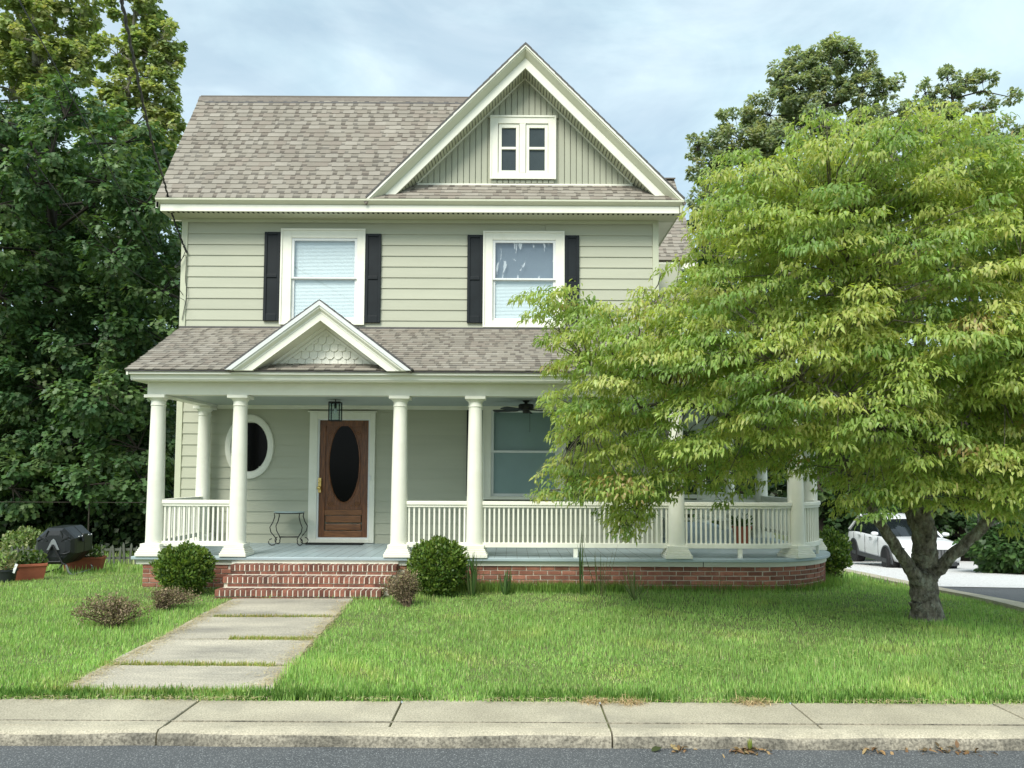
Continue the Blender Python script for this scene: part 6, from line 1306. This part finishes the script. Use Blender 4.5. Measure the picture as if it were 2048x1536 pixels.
# coarse weeds along the sidewalk edge, grass in the path joints
n = 15000; X = RNG.uniform(-5.2, 5.2, n); Y = 5.62+abs(RNG.normal(0, .10, n)); pat = np.sin(X*3.1)+np.sin(X*7.3+1)+RNG.normal(0, .6, n) > -.4; X, Y = X[pat], Y[pat]
grass('verge_weeds', X, Y, .052, .0060, [(0.13, 0.25, 0.05), (0.17, 0.30, 0.06), (0.09, 0.19, 0.04)], None, 1.3, .9, label='coarse dark green weeds along the sidewalk edge')
J = []
for ya, xa, xb, w_ in ((8.79, -3.35, -2.02, .05), (7.62, -2.75, -1.93, .04), (6.59, -3.45, -2.0, .05), (5.78, -3.4, -1.9, .09)): m_ = 1300; J.append(np.stack([RNG.uniform(xa, xb, m_), ya+RNG.normal(0, w_*.55, m_)], 1))
J = np.concatenate(J); grass('joint_grass', J[:, 0], J[:, 1]+0, .042, .0045, [(0.36, 0.40, 0.12), (0.28, 0.36, 0.09), (0.52, 0.46, 0.22)], None, 1.2, .8, label='yellowing grass growing in the path joints')
# dry clippings along the edges
n = 8000; side_ = RNG.integers(0, 3, n); tt = RNG.uniform(0, 1, n); X = np.where(side_ == 0, -3.57+.22*tt, np.where(side_ == 1, -2.0+.22*tt, RNG.uniform(-5.0, 5.2, n))); Y = np.where(side_ < 2, 9.8-3.9*tt, 5.60); X = X+np.where(side_ == 0, abs(RNG.normal(0, .09, n)), np.where(side_ == 1, -abs(RNG.normal(0, .10, n)), 0)); Y = Y+np.where(side_ == 2, RNG.normal(0, .035, n), 0)
clump = np.sin(X*2.3+1)+np.sin(X*5.1)+RNG.normal(0, .7, n) > -.2; keep = (side_ < 2) | clump; X, Y = X[keep], Y[keep]; n = len(X); P = np.stack([X, Y, np.full(n, .022)+RNG.uniform(0, .01, n)], 1); D = unit(n)*np.array((1, 1, .12))
o = leaf_object('dry_clippings', P, D, np.tile([0, 0, 1.], (n, 1)), RNG.uniform(.02, .06, n), RNG.uniform(.0012, .0028, n), .05, T_BLADE, pick([(.58, .48, .28), (.48, .38, .20), (.62, .55, .34)], n), 'dry_leaf'); o['kind'] = 'stuff'; o['label'] = 'straw coloured dry clippings along path and sidewalk edges'
# litter in the gutter: leaf heaps with a grass tuft
def heap(label, x, y, z, w, n, tuft=False):
    t = thing('leaf_litter', label, 'leaf litter', 'leaf litter along the kerb', loc=(x, y, z)); P = np.stack([RNG.normal(0, w, n), RNG.normal(0, .03, n), abs(RNG.normal(0, .012, n))], 1); Ls = RNG.uniform(.02, .055, n)
    leaf_object('dead_leaves', P, unit(n)*np.array((1, 1, .35)), unit(n)*.5+np.array((0, 0, 1.)), Ls, Ls*RNG.uniform(.06, .3, n), .3, T_OVATE, pick([(.30, .19, .09), (.20, .12, .06), (.42, .30, .15), (.12, .09, .05)], n), 'dry_leaf', t)
    if tuft:
        m_ = 40; a = RNG.uniform(0, 6.28, m_); leaf_object('grass_tuft', np.zeros((m_, 3)), np.stack([np.cos(a)*.7, np.sin(a)*.7, np.ones(m_)], 1), np.stack([np.cos(a), np.sin(a), np.full(m_, -.5)], 1), RNG.uniform(.04, .085, m_), .004, .4, T_BLADE, pick([(.3, .34, .08), (.2, .28, .05)], m_), 'grass_blade', t)
gx = lambda px: at(px, 1500, KERB_Y-.05).x
heap('heap of dead leaves with a green tuft at the kerb', gx(1500), KERB_Y-.05, -.086, .07, 90, True)
heap('scatter of dead twigs and leaves left of the green tuft', gx(1360), KERB_Y-.04, -.086, .05, 28); heap('long drift of dead leaves at the kerb far right', gx(1900), KERB_Y-.04, -.086, .16, 60); heap('small dead leaf scatter right of the green tuft', gx(1740), KERB_Y-.04, -.086, .05, 24)
for lab, px, w_ in (('small heap of dry straw on the sidewalk edge', 1262, .05), ('larger heap of dry straw on the sidewalk edge at right', 1508, .07), ('wispy dry straw by the lawn edge left of the small heap', 1190, .06)):
    p = at(px, 1412, 5.6); n = 260; P = np.stack([RNG.normal(0, w_, n), RNG.normal(0, .03, n), abs(RNG.normal(0, .012, n))], 1); o = leaf_object('straw_heap', P, unit(n)*np.array((1, 1, .3)), np.tile([0, 0, 1.], (n, 1)), RNG.uniform(.03, .08, n), .0022, .2, T_BLADE, pick([(.62, .48, .27), (.50, .37, .20)], n), 'dry_leaf'); o.location = (p.x, 5.60, .008); tag(o, lab, 'straw', 'dry straw on the sidewalk', 'stuff')
n = 1; o = leaf_object('fallen_leaf', np.zeros((1, 3)), np.array([(1., .3, .5)]), np.array([(0, -.4, 1.)]), [.075], [.022], .3, T_OVATE, np.array([(.06, .075, .03)]), 'dry_leaf'); o.location = (gx(1302), KERB_Y-.06, -.083); tag(o, 'single fallen green leaf in the gutter', 'leaf')

for a_, c_ in ((-5.05, -2.24), (-2.22, .635), (.645, 5.0)): MB().box(a_, c_, KERB_Y+.205, KERB_Y+.209, .0, .0072).build('score_line', 'curb_face', side)
# clover and broad-leaf weeds in patches
n = 9000; pc = RNG.uniform(0, 1, (26, 2)); pc = np.stack([RNG.uniform(-5, 6.2, 26), RNG.uniform(5.8, 10.2, 26)], 1); pc = np.concatenate([pc, [(TB.x-.6, TB.y-.5), (TB.x+.5, TB.y-.4), (TB.x+.9, TB.y+.3), (4.2, 10.2), (3.6, 10.4)]]); i_ = RNG.integers(0, len(pc), n)
X = pc[i_, 0]+RNG.normal(0, .22, n); Y = pc[i_, 1]+RNG.normal(0, .16, n); k = mask(X, Y) & (Y > 5.62); X, Y = X[k], Y[k]; n = len(X); P = np.stack([X, Y, G(X, Y)+RNG.uniform(.015, .06, n)], 1); Ls = RNG.uniform(.012, .026, n)
o = leaf_object('clover', P, unit(n)*np.array((1, 1, .3)), unit(n)*.35+np.array((0, 0, 1.)), Ls, Ls*.5, .1, T_QUAD, pick([(.26, .42, .10), (.20, .35, .08), (.36, .48, .14)], n), 'leaf'); o['kind'] = 'stuff'; o['label'] = 'patches of clover and broad leaved weeds in the lawn'
